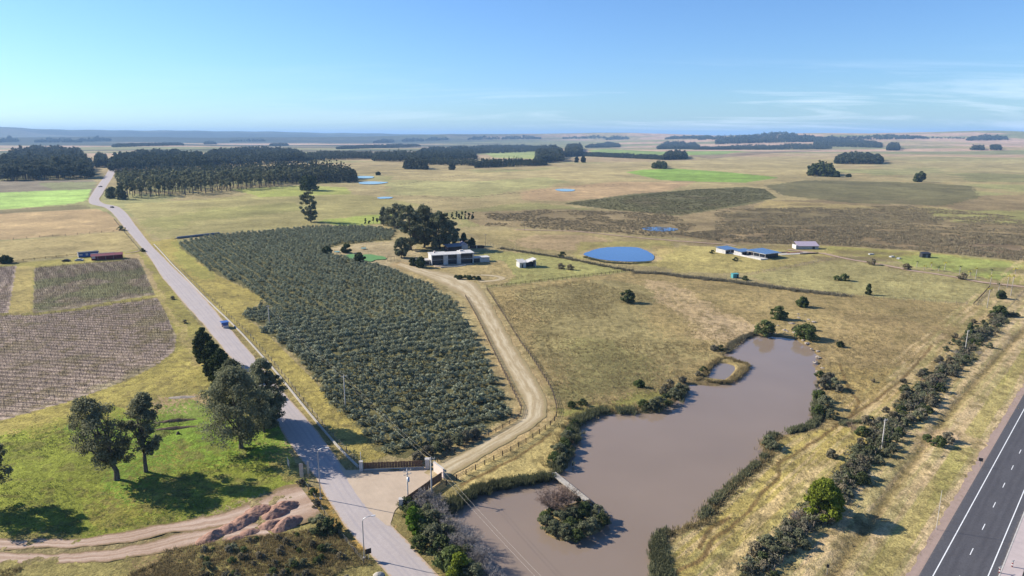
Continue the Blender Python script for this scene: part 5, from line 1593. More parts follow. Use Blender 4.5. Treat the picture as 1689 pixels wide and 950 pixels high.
# blue hut and red hut by the left field
o, rz, L = frame((130, 425), (163, 422))
bl = empty('blue_hut', (o[0], o[1], 0), rz); tag(bl, 'long blue cabin with white end wall and dark roof beyond the small vineyard block', 'hut')
part('wall', M['blue'], [(0, L, 0, 3.4, .2, 2.9)], bl); part('end_wall', M['white'], [(-.16, -.01, -.05, 3.45, .1, 3.2)], bl)
part('roof', M['dark'], [(-.1, L + .5, -.4, 3.7, 2.92, 3.2)], bl); part('front_panel', M['white'], [(L * .36, L * .48, -.06, -.01, 1.0, 2.4), (L * .05, L * .2, -.06, -.01, 1.3, 2.2)], bl)
part('rear_beam', M['pinkwall'], [(-.5, L + .6, 3.75, 4.0, 2.8, 3.35)], bl); part('skirt', M['dark'], [(0.05, L - .05, .05, 3.3, 0, .19)], bl)
o, rz, L = frame((151, 430), (203, 426))
rd = empty('red_shed', (o[0], o[1], 0), rz); tag(rd, 'long dark red shed with a pale pink roof edge beside the blue cabin', 'shed')
part('wall', M['red'], [(0, L, 0, 4.5, 0, 2.6)], rd); wedge('roof', M['red'], -.3, L + .3, -.8, 5.0, 2.6, 2.65, 3.5, .14, rd)
part('roof_ridge', M['pinkwall'], [(-.3, L * .75, 5.02, 5.4, 3.4, 3.85)], rd); part('pink_end', M['lilac'], [(L * .02, L * .13, -.9, -.83, 1.2, 2.9)], rd)
part('awning_post', M['concrete'], [(x, x + .12, -1.2, -1.08, 0, 2.55) for x in (L * .2, L * .45, L * .7)], rd); part('awning', M['dark'], [(L * .15, L * .95, -1.5, -.84, 2.56, 2.63)], rd)

# small dark hut and teal box on the right pasture
o, rz, L = frame((1521, 425), (1535, 425))
dh = empty('dark_hut', (o[0], o[1], 0), rz); tag(dh, 'small black hut standing on the edge of the brown scrub', 'hut')
part('wall', M['dark'], [(0, 5.6, 0, 3.5, 0, 2.6)], dh); wedge('roof', M['dark'], -.3, 5.9, -.4, 3.9, 2.6, 2.65, 3.3, .12, dh); part('door', M['greyroof'], [(2.3, 3.8, -.07, -.01, 0, 2.1)], dh)
o, rz, L = frame((1209, 459), (1220, 459))
tb = empty('teal_hut', (o[0], o[1], 0), rz + .2); tag(tb, 'small teal box hut on the hedge line below the blue roofed house', 'hut')
part('wall', M['teal'], [(0, 3.6, 0, 2.6, 0, 2.4)], tb); part('roof', M['teal'], [(-.15, 3.75, -.15, 2.75, 2.42, 2.55)], tb); part('door', M['dark'], [(2.4, 3.2, -.06, -.01, .1, 2.0)], tb)
for k, (px, py) in enumerate([(1437, 420), (1471, 424), (1482, 427)]):
    q = at3(px, py); pt = empty('field_tank', q, .4 * k); tag(pt, ['small white trough by the right farm track', 'small white tank on the yellow grass by the black hut', 'pale slab left of the green paddock by the black hut'][k], 'trough')
    part('basin', M['white'], [(-1.6, 1.6, -.9, .9, 0, .7)], pt); part('rim', M['concrete'], [(-1.7, 1.7, -1.0, -.9, .55, .8), (-1.7, 1.7, .9, 1.0, .55, .8)], pt)

# bus shelter with the blue roof
o, rz, L = frame((371, 540), (383, 540))
bs = empty('bus_shelter', (o[0], o[1], 0), math.radians(-55)); tag(bs, 'small concrete roadside shelter painted blue above and pink below', 'bus shelter')
part('lower_wall', M['pinkwall'], [(-1.3, 1.3, 1.05, 1.25, 0, 1.1), (-1.5, -1.31, -1.0, 1.25, 0, 1.1), (1.31, 1.5, -1.0, 1.25, 0, 1.1)], bs)
part('upper_wall', M['blue'], [(-1.3, 1.3, 1.05, 1.25, 1.12, 2.4), (-1.5, -1.31, -1.0, 1.25, 1.12, 2.4), (1.31, 1.5, -1.0, 1.25, 1.12, 2.4)], bs)
part('roof', M['blue'], [(-1.8, 1.8, -1.5, 1.55, 2.42, 2.62)], bs); part('bench', M['concrete'], [(-1.2, 1.2, .55, 1.0, .4, .5), (-.9, -.7, .6, .95, 0, .39), (.7, .9, .6, .95, 0, .39)], bs)
# long dark tunnel behind the grove corner
o, rz, L = frame((291, 394), (363, 386))
tn = empty('silage_tube', (o[0], o[1], 0), rz); tag(tn, 'long low dark grey plastic silage tube at the back corner of the olive grove', 'silage tube')
mb = MB(); mb.tube([(0, 0, .75), (.8, 0, .75), (L * .5, 0, .75), (L - .8, 0, .75), (L, 0, .75)], [.3, .95, 1.0, .95, .3], 12); link('cover', mb.mesh('cover', M['greyroof'], True), tn)
part('end_weight', M['dark'], [(-1.2, -.3, -.7, .7, 0, .4)], tn); part('end_weight', M['dark'], [(L + .3, L + 1.2, -.7, .7, 0, .4)], tn)

# ------------------------------------------------------------------ walls, gate and fences by the entrance
def wallrun(name, label, A, B, h, parts, cat='wall'):
    o, rz, L = frame(A, B)
    e = empty(name, (o[0], o[1], 0), rz); tag(e, label, cat)
    for nm, m, bx in parts(L):
        part(nm, m, bx, e)
    return e


wallrun('slatted_gate', 'long brown slatted sliding gate across the pink gravel yard', (600, 776), (700, 772), 2.4,
        lambda L: [('slats', M['brownwood'], [(x, x + .62, 0, .08, .45, 2.1 - .1 * (int(x * 7) % 2)) for x in np.arange(0.05, L - .6, .68)]), ('base_wall', M['concrete'], [(0, L, -.12, -.02, 0, .42)]),
                   ('rail', M['darkwood'], [(0, L, .09, .15, .7, .82), (0, L, .09, .15, 1.7, 1.82)])], 'gate')
def pillar(px, py, label, w=.8, h=2.5):
    e = empty('gate_pillar', at3(px, py), math.radians(5)); tag(e, label, 'pillar')
    part('shaft', M['white'], [(-w / 2, w / 2, -w / 2, w / 2, 0, h)], e); part('cap', M['concrete'], [(-w / 2 - .08, w / 2 + .08, -w / 2 - .08, w / 2 + .08, h + .002, h + .12)], e)
pillar(596, 777, 'pale pillar at the left end of the brown slatted gate')
pillar(705, 773, 'white pillar at the right end of the brown slatted gate', 1.0, 2.6)
pillar(662, 838, 'short white pillar at the near end of the diagonal fence by the road', .9, 2.2)
wallrun('entrance_wall', 'sunlit pale pink wall at the entrance to the driveway', (715, 778), (731, 790), 2.6, lambda L: [('wall', M['pinkwall'], [(0, L, 0, .35, 0, 2.5)]), ('coping', M['concrete'], [(-.05, L + .05, -.05, .4, 2.502, 2.62)])])
wallrun('slatted_fence', 'dark slatted fence running diagonally from the entrance wall to the road', (668, 836), (731, 791), 2.3,
        lambda L: [('boards', M['brownwood'], [(x, x + .5, 0, .08, .15, 2.2) for x in np.arange(0.05, L - .5, .6)]), ('rail', M['darkwood'], [(0, L, .09, .16, .5, .64), (0, L, .09, .16, 1.7, 1.84)])] , 'fence')
# pale kerb wall along the olive side of the road
KP = smooth(poly([(254, 403), (270, 420), (285, 437), (305, 457), (330, 483), (352, 505), (372, 524), (400, 552), (428, 583), (455, 614), (480, 645), (505, 676), (530, 706), (555, 735), (575, 756), (592, 772)]), 6)
kw = empty('kerb_wall', (*KP[0], 0)); tag(kw, 'long low pale concrete kerb wall between the road and the olive grove', 'wall')
mb = MB()
for a, b in zip(KP[:-1], KP[1:]):
    d = (b - a) / np.linalg.norm(b - a); n_ = np.array([-d[1], d[0]]) * .24
    a0, b0 = a - KP[0], b - KP[0]
    V = [(*(a0 + n_), 0), (*(b0 + n_), 0), (*(b0 - n_), 0), (*(a0 - n_), 0)]
    mb.add(V + [(x, y, .42) for x, y, z in V], [[4, 5, 6, 7], [0, 1, 5, 4], [2, 3, 7, 6], [0, 3, 2, 1]])
link('coping', mb.mesh('coping', M['palestone']), kw)

POST = {}


def post_mesh(h, w, mat):
    k = (h, w, mat.name)
    if k not in POST:
        POST[k] = MB().box(-w, w, -w, w, -.2, h).mesh('post', mat)
    return POST[k]


def fence(name, label, pts, sp=6.0, h=1.3, w=.07, mat='greywood', wires=(.5, .85, 1.15), wr=.007, rails=False, cat='fence', z=0.0):
    P = smooth(poly(pts), 2.0)
    e = empty(name, (*P[0], 0)); tag(e, label, cat)
    seg = np.hypot(*np.diff(P, axis=0).T); cum = np.concatenate([[0], np.cumsum(seg)])
    n = min(98, max(2, int(cum[-1] / sp)))
    pm = post_mesh(h, w, M[mat])
    last = None; mb = MB(); mr_ = random.Random(5)
    for k in range(n + 1):
        s = cum[-1] * k / n
        x = np.interp(s, cum, P[:, 0]); y = np.interp(s, cum, P[:, 1])
        q = np.array([x, y]) - P[0]
        p = link('post', pm, e, (q[0], q[1], z)); p.rotation_euler = (mr_.gauss(0, .02), mr_.gauss(0, .02), 0)
        if last is not None:
            for zz in wires:
                mb.tube([(*last, zz + z), (*q, zz + z)], wr if not rails else .05, 4, False)
        last = q
    link('rails' if rails else 'wire', mb.mesh('rails' if rails else 'wire', M[mat] if rails else M['greyroof']), e)
    return e


fence('rail_fence', 'brown post and rail fence on the grove side of the driveway', [(768, 490), (782, 515), (797, 545), (810, 572), (820, 592), (836, 625), (849, 652), (860, 676), (856, 690)], 3.2, 1.35, .10, 'darkwood', (.5, .85, 1.2), rails=True)
fence('rail_fence', 'low rail fence along the near edge of the olive grove by the entrance', [(853, 694), (833, 704), (809, 718), (781, 733), (747, 748), (722, 762)], 3.2, 1.2, .09, 'darkwood', (.5, .85, 1.1), rails=True)
fence('rail_fence', 'long brown rail fence curving round the pasture side of the driveway', [(803, 477), (818, 500), (837, 530), (855, 560), (875, 588), (894, 617), (909, 643), (917, 668), (917, 690), (900, 708), (866, 731), (821, 756), (780, 777), (752, 792), (736, 800)], 3.3, 1.4, .11, 'darkwood', (.45, .8, 1.15), rails=True)
fence('wire_fence', 'straight dark fence dividing the house lawn from the big pasture', [(803, 475), (880, 466), (960, 457), (1045, 447)], 3.0, 1.5, .09, 'darkwood', (.5, .85, 1.2), rails=True)
fence('wire_fence', 'fence of tall thin stakes behind the house running to the blue pond', [(800, 404), (850, 412), (900, 421), (960, 431), (1045, 447)], 3.0, 2.6, .06, 'greywood')
fence('wire_fence', 'fence in the grassy strip from the blue pond to the highway corner', [(1045, 447), (1130, 456), (1215, 464), (1310, 478), (1400, 488), (1500, 496), (1612, 504), (1650, 508)], 4.5, 1.5, .07, 'greywood')
fence('wire_fence', 'short diagonal fence at the far right paddock corner', [(1606, 502), (1620, 488), (1632, 474)], 3.0, 1.3, .08, 'darkwood', rails=True)
fence('wire_fence', 'wire fence between road and olive grove beside the pale kerb wall', [(300, 446), (340, 486), (378, 522), (410, 553), (460, 610), (505, 668), (550, 722), (597, 770)], 5.0, 1.5, .08, 'greywood')
fence('wire_fence', 'wire fence along the left verge of the road above the vineyard', [(188, 362), (206, 384), (230, 412)], 6.0, 1.3, .09, 'darkwood')
fence('wire_fence', 'fence crossing the tan field left of the road', [(0, 397), (100, 389), (206, 381)], 8.0, 1.6, .10, 'greywood')
fence('wire_fence', 'fence below the tan field ending at the blue cabin', [(-60, 440), (0, 435), (60, 428), (128, 421)], 6.0, 1.4, .10, 'darkwood', rails=True)
fence('wire_fence', 'faint fence across the paddock below the blue roofed house', [(1232, 452), (1290, 443), (1345, 433), (1385, 426)], 5.0, 1.3, .07, 'greywood')
fence('wire_fence', 'highway fence hidden in the dark hedge', [(1700, 470), (1660, 513), (1610, 566), (1560, 620), (1500, 686), (1450, 745), (1390, 815), (1330, 885), (1262, 960)], 4.0, 1.5, .08, 'greywood')
fence('wire_fence', 'wire fence at the left side of the road beside the dirt track', [(500, 796), (516, 818), (530, 842), (550, 868), (575, 900), (600, 930)], 4.0, 1.2, .07, 'greywood')

# footbridge to the island
o, rz, L = frame((912, 782), (966, 826))
fb = empty('footbridge', (o[0], o[1], 0), rz); tag(fb, 'narrow white plank footbridge from the bank to the bushy island', 'footbridge')
part('deck', M['palestone'], [(x, x + .46, -.75, .75, .3, .42) for x in np.arange(0, L, .5)], fb)
for yy in (-.7, .62):
    part('beam', M['greywood'], [(0, L, yy, yy + .09, .08, .29)], fb)
for x in np.linspace(.6, L - .6, 5):
    part('leg', M['greywood'], [(x - .08, x + .08, -.6, -.44, -1.6, .07), (x - .08, x + .08, .44, .6, -1.6, .07)], fb)

# ------------------------------------------------------------------ poles, lamps, wires, signs
def pole(px, py, h, label, name='utility_pole', cat='utility pole', arms=1, r=.15, mat='greywood', box=False, rz=0.6):
    e = empty(name, at3(px, py), rz); tag(e, label, cat)
    mb = MB(); mb.tube([(0, 0, -.3), (0, 0, h)], [r * 1.15, r * .75], 8); link('shaft', mb.mesh('shaft', M[mat], True), e)
    for k in range(arms):
        part('crossarm', M[mat], [(-.95, .95, -r - .1, -r, h - .5 - .8 * k, h - .36 - .8 * k)], e)
        for x in (-.85, 0.12, .85):
            ib = MB(); ib.tube([(x, -r - .05, h - .35 - .8 * k), (x, -r - .05, h - .12 - .8 * k)], [.05, .07], 6)
            link('insulator', ib.mesh('insulator', M['white']), e)
    if box:
        tb_ = MB(); tb_.tube([(0.05, -.42, h - 2.9), (0.05, -.42, h - 1.9)], [.3, .3], 10); link('transformer', tb_.mesh('transformer', M['steel'], True), e)
    return e


pole(673, 826, 7.8, 'concrete pole with a grey transformer standing in the gravel yard', box=True, arms=2, mat='concrete')
pole(712, 816, 9.3, 'tall concrete pole beside the diagonal slatted fence', arms=1, mat='concrete', r=.17)
pole(570, 676, 11.0, 'pale power pole rising from the lower olive rows', arms=1, mat='concrete')
pole(445, 540, 9.8, 'pale power pole at the notch of the olive grove', arms=1, mat='concrete')
pole(596, 775, 4.8, 'short thin pole at the left end of the brown slatted gate', arms=0, r=.06, mat='steel')
pole(1454, 740, 8.4, 'white pole standing in the hedge by the highway verge', arms=1, mat='concrete', r=.13)
pole(1592, 577, 7.8, 'white pole in the far part of the hedge', arms=1, mat='concrete', r=.12)
pole(1300, 408, 5, 'thin pole behind the blue roofed house', arms=0, mat='greywood', r=.08)
pole(801, 411, 11, 'tall thin pole at the end of the board fence', arms=1, mat='greywood', r=.12)
pole(865, 380, 9, 'lone pole at the end of the pale farm track', arms=1, mat='greywood', r=.13)


def top_of(px, py, h):
    x, y, z = at3(px, py)
    return np.array([x, y, z + h])


def wire(name, label, A, B, sag, off=(0,), r=.012):
    d = B - A; n_ = np.array([-d[1], d[0], 0]); n_ /= np.linalg.norm(n_)
    e = empty(name, tuple(A)); tag(e, label, 'power cable')
    for o_ in off:
        mb = MB(); t = np.linspace(0, 1, 13)
        pts = [d * k + n_ * o_ + np.array([0, 0, -sag * 4 * k * (1 - k)]) for k in t]
        mb.tube(pts, r, 4, False); link('cable', mb.mesh('cable', M['palestone']), e)


Pa, Pb, Pc = top_of(445, 540, 9.5), top_of(570, 676, 10.7), top_of(712, 816, 9.0)
wire('power_cable', 'cable span over the middle of the olive grove', Pa, Pb, 1.4, (-.5, .5))
wire('power_cable', 'cable span over the near corner of the olive grove', Pb, Pc, .8, (-.5, .5))
wire('power_cable', 'twin cable span crossing the muddy pond to beyond the picture', Pc, np.array([14.0, 84.0, 8.5]), .9, (-.45, .45), .016)
wire('power_cable', 'cable span between the two poles at the entrance', Pc, top_of(673, 826, 7.4), .2, (0,))
pole_far = empty('utility_pole', (14.0, 84.0, 0), .6); tag(pole_far, 'pole below the picture carrying the twin cables over the pond', 'utility pole')
mb = MB(); mb.tube([(0, 0, -.3), (0, 0, 8.8)], [.18, .12], 8); link('shaft', mb.mesh('shaft', M['concrete'], True), pole_far)


def lamp(px, py, h, label, rz):
    e = empty('street_lamp', at3(px, py), rz); tag(e, label, 'street lamp')
    mb = MB(); mb.tube([(0, 0, -.2), (0, 0, h * .9), (.25, 0, h * .97), (1.1, 0, h), (1.9, 0, h + .02)], [.12, .085, .07, .055, .05], 8); link('pole', mb.mesh('pole', M['steel'], True), e)
    hd = MB(); hd.box(1.7, 2.5, -.16, .16, h - .06, h + .08); link('lamp_head', hd.mesh('lamp_head', M['lamp']), e)
    part('base', M['concrete'], [(-.25, .25, -.25, .25, -.1, .3)], e)


lamp(529, 823, 12.4, 'tall steel street lamp arching over the shaded road', .1)
lamp(601, 921, 8.8, 'thin grey street lamp at the near left edge of the road', .3)
pole(1544, 874, 9.0, 'thin pale mast on the gravel shoulder of the highway', name='roadside_mast', cat='mast', arms=0, r=.05, mat='concrete')


def sign(px, py, h, w, hh, label, mat, rz, legs=1, name='road_sign'):
    e = empty(name, at3(px, py), rz); tag(e, label, 'sign')
    if legs == 1:
        part('post', M['steel'], [(-.05, .05, 0, .08, 0, h)], e)
    else:
        part('post', M['steel'], [(-w / 2 + .1, -w / 2 + .2, 0, .08, 0, h)], e); part('post', M['steel'], [(w / 2 - .2, w / 2 - .1, 0, .08, 0, h)], e)
    part('panel', mat, [(-w / 2, w / 2, -.05, -.005, h - hh, h)], e)


sign(498, 791, 4.2, .9, 3.6, 'tall narrow pale blue board on the left verge, nearer the lawn', M['steel'], 0.1)
sign(509, 785, 3.8, .5, 3.2, 'slim pale post board left of the street lamp', M['steel'], 0.1)
sign(476, 772, 2.6, 2.2, 1.7, 'tilted pale sign board in the shade on the left verge', M['white'], math.radians(-62), 2)
sign(608, 924, 2.5, 1.2, 1.1, 'dark backed road sign at the foot of the near street lamp', M['dark'], .5)
sign(1616, 770, 2.4, .9, .9, 'small dark backed sign on the highway shoulder', M['dark'], -.5)
sign(1364, 948, 2.2, .5, .7, 'small thin marker board in the mown verge at the bottom', M['dark'], -.3)
for k, (px, py) in enumerate([(1669, 936), (1648, 946)]):
    q = at3(px, py); e = empty('marker_post', q, .4); tag(e, ['red and white marker post on the pale footpath', 'red marker post at the corner of the pale footpath'][k], 'marker post')
    for j in range(4):
        part('band', M['red'] if j % 2 == 0 else M['white'], [(-.09, .09, -.09, .09, .16 + .3 * j, .16 + .3 * j + .298)], e)
    part('arm', M['white'], [(-.5, .5, -.03, .03, 1.37, 1.5)], e)


# ------------------------------------------------------------------ vehicles
def car(px, py, rz, mat, label, s=1.0, dz=.08):
    q = at3(px, py); e = empty('parked_car', (q[0], q[1], q[2] + dz), rz, s); tag(e, label, 'car')
    mb = MB()
    prof = [(-2.2, .35), (-2.2, .85), (-1.9, .98), (-1.35, 1.0), (-.75, 1.45), (.75, 1.47), (1.5, 1.0), (2.2, .92), (2.25, .35)]
    n = len(prof)
    V = [(x, -.85, z) for x, z in prof] + [(x, .85, z) for x, z in prof]
    V = [(x, y * (0.82 if z > 1.2 else 1), z) for x, y, z in V]
    mb.add(V, [[i, (i + 1) % n, n + (i + 1) % n, n + i] for i in range(n)])
    me = bpy.data.meshes.new('body'); me.from_pydata(V, [], [tuple(range(n))[::-1], tuple(range(n, 2 * n))] + [(i, (i + 1) % n, n + (i + 1) % n, n + i) for i in range(n)]); me.materials.append(mat); me.polygons.foreach_set('use_smooth', [False] * len(me.polygons))
    link('body', me, e)
    part('window', M['darkglass'], [(-.95, .95, -.80, -.76, 1.02, 1.36), (-.95, .95, .76, .80, 1.02, 1.36)], e)
    for x in (-1.35, 1.4):
        for y in (-.86, .66):
            w = MB(); w.tube([(x, y, .32), (x, y + .2, .32)], [.32, .32], 12); link('wheel', w.mesh('wheel', M['dark']), e)
    for y in (-.6, .45):
        part('headlight', M['white'], [(2.2, 2.27, y, y + .2, .6, .75)], e)


car(165.5, 308.5, math.radians(60), M['dark'], 'dark car driving on the far stretch of road before the bend', 1.3)
car(185, 343, math.radians(-35), M['dark'], 'dark car rounding the bend of the pale road', 1.25)
car(131, 430.5, .15, M['white'], 'white car parked below the blue cabin', 1.15, 0)
car(109.5, 431.5, .1, M['dark'], 'dark car parked at the left beside the vineyard edge', 1.1, 0)

# ------------------------------------------------------------------ earth heaps, soil banks, rocks
def heap(px, py, w, d, h, rz, label, mat, seed, name='earth_heap', cat='earth heap'):
    rng = np.random.default_rng(seed)
    n = 40
    g = np.linspace(-1.15, 1.15, n); X, Y = np.meshgrid(g, g)
    r = np.sqrt(X ** 2 + Y ** 2)
    Z = np.clip(1 - r ** 1.25, 0, 1)
    Z = Z * (0.8 + 0.5 * (fbm(X * w + seed, Y * d, 1.6, 3, seed) - .3)) + (fbm(X * w, Y * d + seed, .7, 3, seed) - .5) * .26 * (r < 1)
    V = np.stack([X * w, Y * d, Z * h - .08 - .1 * (r > 1)], -1).reshape(-1, 3)
    i = np.arange(n - 1)[:, None] * n + np.arange(n - 1)
    F = np.stack([i, i + 1, i + n + 1, i + n], -1).reshape(-1, 4)
    o = link(name, np_mesh(name, V, F, mat, True), None, at3(px, py), rz)
    return tag(o, label, cat)


for k, (px, py, w, d, h, lab) in enumerate([
    (470, 836, 3.4, 2.3, 1.7, 'round red earth heap farthest back, nearest the road'), (455, 848, 3.6, 2.0, 1.5, 'lit red earth ridge in the middle of the heaps'),
    (474, 864, 3.8, 2.4, 1.8, 'large dark red heap at the near right of the dirt yard'), (448, 866, 3.0, 2.0, 1.3, 'heap left of the large dark red one'),
    (425, 843, 3.2, 2.4, 1.4, 'low red heap behind the middle ridge'), (405, 858, 4.2, 2.6, 1.5, 'wide heap in the centre of the dirt yard'), (412, 878, 2.4, 1.5, .9, 'small low heap at the grassy front edge'),
    (380, 872, 3.8, 2.4, 1.3, 'heap beside the left tyre track'), (352, 884, 4.2, 2.2, 1.3, 'leftmost rounded pinkish heap by the track'), (388, 888, 2.0, 1.2, .7, 'smallest heap in front of the others')]):
    heap(px, py, w, d, h, .4 + .3 * (k % 3), lab, M['earth'], 50 + k)
heap(292, 694, 6.5, .8, .8, .22, 'long brown soil bank, upper of the two by the roadside trees', M['soil'], 71, 'soil_bank', 'soil bank')
heap(290, 706, 6.5, .8, .7, .22, 'long brown soil bank, lower of the two by the roadside trees', M['soil'], 72, 'soil_bank', 'soil bank')
heap(300, 655, 5.0, 1.2, .5, .1, 'low rubble bank behind the two soil banks', M['rock'], 73, 'soil_bank', 'soil bank')
heap(625, 948, 1.2, .9, .9, .1, 'pale concrete boulder at the bottom edge beside the road', M['palestone'], 74, 'boulder', 'boulder')
heap(294, 716, .6, .6, 1.2, .1, 'dark tree stump in front of the soil banks', M['darkwood'], 75, 'tree_stump', 'tree stump')
rr = np.random.default_rng(90)
ROCK = []
for k in range(4):
    n = 8
    u = np.random.default_rng(k + 500)
    th2 = np.linspace(0, 2 * np.pi, n, endpoint=False); V = []
    for zz, rad in ((-.25, .8), (.15, 1.0), (.5, .75)):
        for t in th2: V.append((math.cos(t) * rad * (.75 + .5 * u.random()), math.sin(t) * rad * (.75 + .5 * u.random()), zz + .12 * u.normal()))
    V.append((0, 0, .72)); F = [[i * n + j, i * n + (j + 1) % n, (i + 1) * n + (j + 1) % n, (i + 1) * n + j] for i in range(2) for j in range(n)]; T = [[2 * n + j, 2 * n + (j + 1) % n, 3 * n] for j in range(n)]
    mb = MB(); mb.add(V, F, T); ROCK.append(mb.mesh('rock', M['rock']))
RK = [(1310, 519), (1318, 524), (1325, 529), (1334, 526), (1338, 533), (1322, 536), (1312, 541), (1302, 538), (1296, 544), (1290, 549), (1283, 550), (1276, 547), (1305, 549), (1316, 551), (1341, 541), (1332, 545),
      (1313, 557), (1322, 561), (1332, 567), (1340, 573), (1346, 580), (1349, 590), (1346, 600), (1270, 551), (1228, 556), (1300, 531), (1328, 520), (1351, 606), (1347, 614), (1288, 540)]
for k, (px, py) in enumerate(RK):
    q = at3(px + rr.normal() * 3.5, py + rr.normal() * 2); s = .3 + .75 * rr.random() ** 1.5
    o = link('rock', ROCK[k % 4], None, (q[0], q[1], -.05), rr.random() * 6, (s * 1.4, s, s * .9)); tag(o, 'pale rock among the boulders round the tip of the muddy pond', 'rock', 'rocks round the pond tip')

# ------------------------------------------------------------------ hedge, shrubs, reeds, scrub
def bare_tree(name, seed, h, w, mat, n=70, twigs=16):
    """leafless bush: stems that fork into thin twigs"""
    rng = np.random.default_rng(seed); mb = MB()
    V = []; F = []
    for i in range(n):
        a = rng.random() * 6.283; t = rng.random() ** .6
        base = np.array([math.cos(a) * w * .15 * rng.random(), math.sin(a) * w * .15 * rng.random(), 0])
        tip = np.array([math.cos(a) * w * t, math.sin(a) * w * t, h * (.55 + .45 * rng.random()) * (1 - .35 * t * t)])
        mid = base * .4 + tip * .6 + np.array([0, 0, h * .08])
        if i < n // 3:
            mb.tube([base, mid, tip], [h * .012, h * .007, h * .003], 3, False)
        for k in range(twigs):
            u = .35 + .65 * rng.random(); p = base * (1 - u) + tip * u + np.array([0, 0, h * .06 * math.sin(u * 3.1)])
            dr = np.array([math.cos(a), math.sin(a), .7]) * .5 + rng.normal(size=3) * .6; dr /= np.linalg.norm(dr)
            q = p + dr * h * (.08 + .10 * rng.random()); sd_ = np.cross(dr, rng.normal(size=3)); sd_ /= np.linalg.norm(sd_); sd_ *= .022
            b = len(V); V += [p - sd_, p + sd_, q + sd_ * .5, q - sd_ * .5]; F.append([b, b + 1, b + 2, b + 3])
    mb.add(V, F)
    return mb.mesh(name, mat)


def bush(seed, h, w, mat, n=30, per=70, size=.24, z0=.0, cr=.27):
    return make_tree('bush', seed, h, w, mat, M['bark'], z0, n, per, size, cr, 'dome', trunk_r=.07, limbs=4)


HB = [bush(600 + k, 2.6, 1.9, m) for k, m in enumerate([M['dark_gum'], M['conifer'], M['greyscrub'], M['green_bush'], M['scrub'], M['dark_gum'], M['greyscrub']])]
HBARE = [bare_tree('canes', 640 + k, 2.8, 2.0, m, 36, 14) for k, m in enumerate([M['bare'], M['bare_brown']])]
hr = np.random.default_rng(123)


def put_bush(idx, loc, s, label, cat='shrub', group=None, name='bush'):
    if idx < len(HB):
        return put_tree(HB[idx], name, loc, label, cat, group, hr.random() * 6.28, s)
    o = link('bare_shrub', HBARE[idx - len(HB)], None, loc, hr.random() * 6.28, s)
    return tag(o, label, cat, group)


HL = np.array([at(*p)[:2] for p in [(1662, 518), (1635, 540), (1605, 566), (1572, 600), (1540, 632), (1505, 668), (1470, 706), (1440, 742), (1405, 785), (1365, 830), (1325, 868), (1285, 905), (1245, 952)]])
HLs = smooth(HL, 1.0); cum = np.linspace(0, 1, len(HLs))
kinds_w = [.18, .12, .17, .05, .13, .12, .12, .06, .05]
for k in range(205):
    t = (k + hr.random()) / 205
    x = np.interp(t, cum, HLs[:, 0]); y = np.interp(t, cum, HLs[:, 1])
    wd = 1.6 + 2.6 * fbm(np.array([x]), np.array([y]), 18, 2, 3)[0]
    d = HLs[min(len(HLs) - 1, int(t * (len(HLs) - 1)) + 1)] - HLs[max(0, int(t * (len(HLs) - 1)) - 1)]; d /= np.linalg.norm(d) + 1e-9
    off_ = hr.normal() * wd - 0.6
    k_i = int(hr.choice(9, p=kinds_w)); s = (.45 + .62 * hr.random() ** 1.3) * (1.1 if t > .45 else .9)
    nm = {0: 'dark green', 1: 'blackish green', 2: 'grey brown', 3: 'fresh green', 4: 'dry brown', 5: 'dark green', 6: 'grey brown', 7: 'leafless grey', 8: 'leafless brown'}[k_i]
    put_bush(k_i, (x - d[1] * off_, y + d[0] * off_, -.05), s * .92, nm + ' shrub in the highway hedge, ' + ('at its far thin end', 'beyond the far white pole', 'between the two white poles', 'between the near pole and the lime tree', 'just below the lime tree', 'near the bottom picture edge')[min(5, int(t * 6.3))], 'shrub', nm + ' shrubs of the highway hedge', 'hedge_shrub')
# low tangled growth that fills the hedge between its shrubs
hq = HLs[hr.integers(0, len(HLs), 1500)] + hr.normal(size=(1500, 2)) * 1.5 + np.array([-.5, 0])
hq = hq[fbm(hq[:, 0], hq[:, 1], 7, 2, 77) > .38]
for nm_, sl, mt_ in (('dark', slice(0, None, 2), M['dark_gum']), ('dry grey', slice(1, None, 2), M['greyscrub'])):
    q_ = hq[sl]
    struct(link('hedge_undergrowth', join_trees('hedge_undergrowth', q_, 1.1 + .9 * hr.random(len(q_)), .8 + .5 * hr.random(len(q_)), [mt_, M['bark']], 60, .3, 5, 'round', False, -.1, 5)), 'stuff', nm_ + ' tangled undergrowth filling the highway hedge')
# shrubs and bare trees between the road and the pond, bottom centre
for k, (px, py, s, ty) in enumerate([(690, 868, 1.5, 3), (680, 850, 1.2, 3), (700, 885, 1.6, 1), (716, 896, 1.5, 0), (728, 915, 1.6, 1), (745, 938, 1.7, 3), (760, 955, 1.6, 3), (712, 872, 1.5, 0), (672, 838, 1.0, 1), (735, 895, 1.4, 0),
                                     (785, 965, 1.6, 5), (690, 905, 1.1, 3), (770, 925, 1.2, 5), (705, 855, 1.2, 5)]):
    lab = ['fresh green bush', 'dark bush', 'green bush', 'thick dark bush'][ty % 4] + [' nearest the white pillar', ' at the roadside', ' below the white pillar', ' in the thicket by the road', ' in the middle of the roadside thicket', ' low in the roadside thicket', ' at the bottom edge of the thicket', ' under the bare grey trees', ' behind the white pillar', ' between road and bare trees', ' at the bottom edge by the water', ' on the road verge side', ' on the water side', ' at the top of the thicket'][k]
    put_bush(ty, at3(px, py), s, lab)
ptree(683, 880, 838, 17, 'bright green bushy tree beside the near white pillar', 'green_bush', 'green_tree', seed=97, n=30, per=150, z0f=.1, size=.35, cr=.34, mat=leaf_mat('fresh_leaves', (.06, .11, .015), (.13, .2, .03), .3))
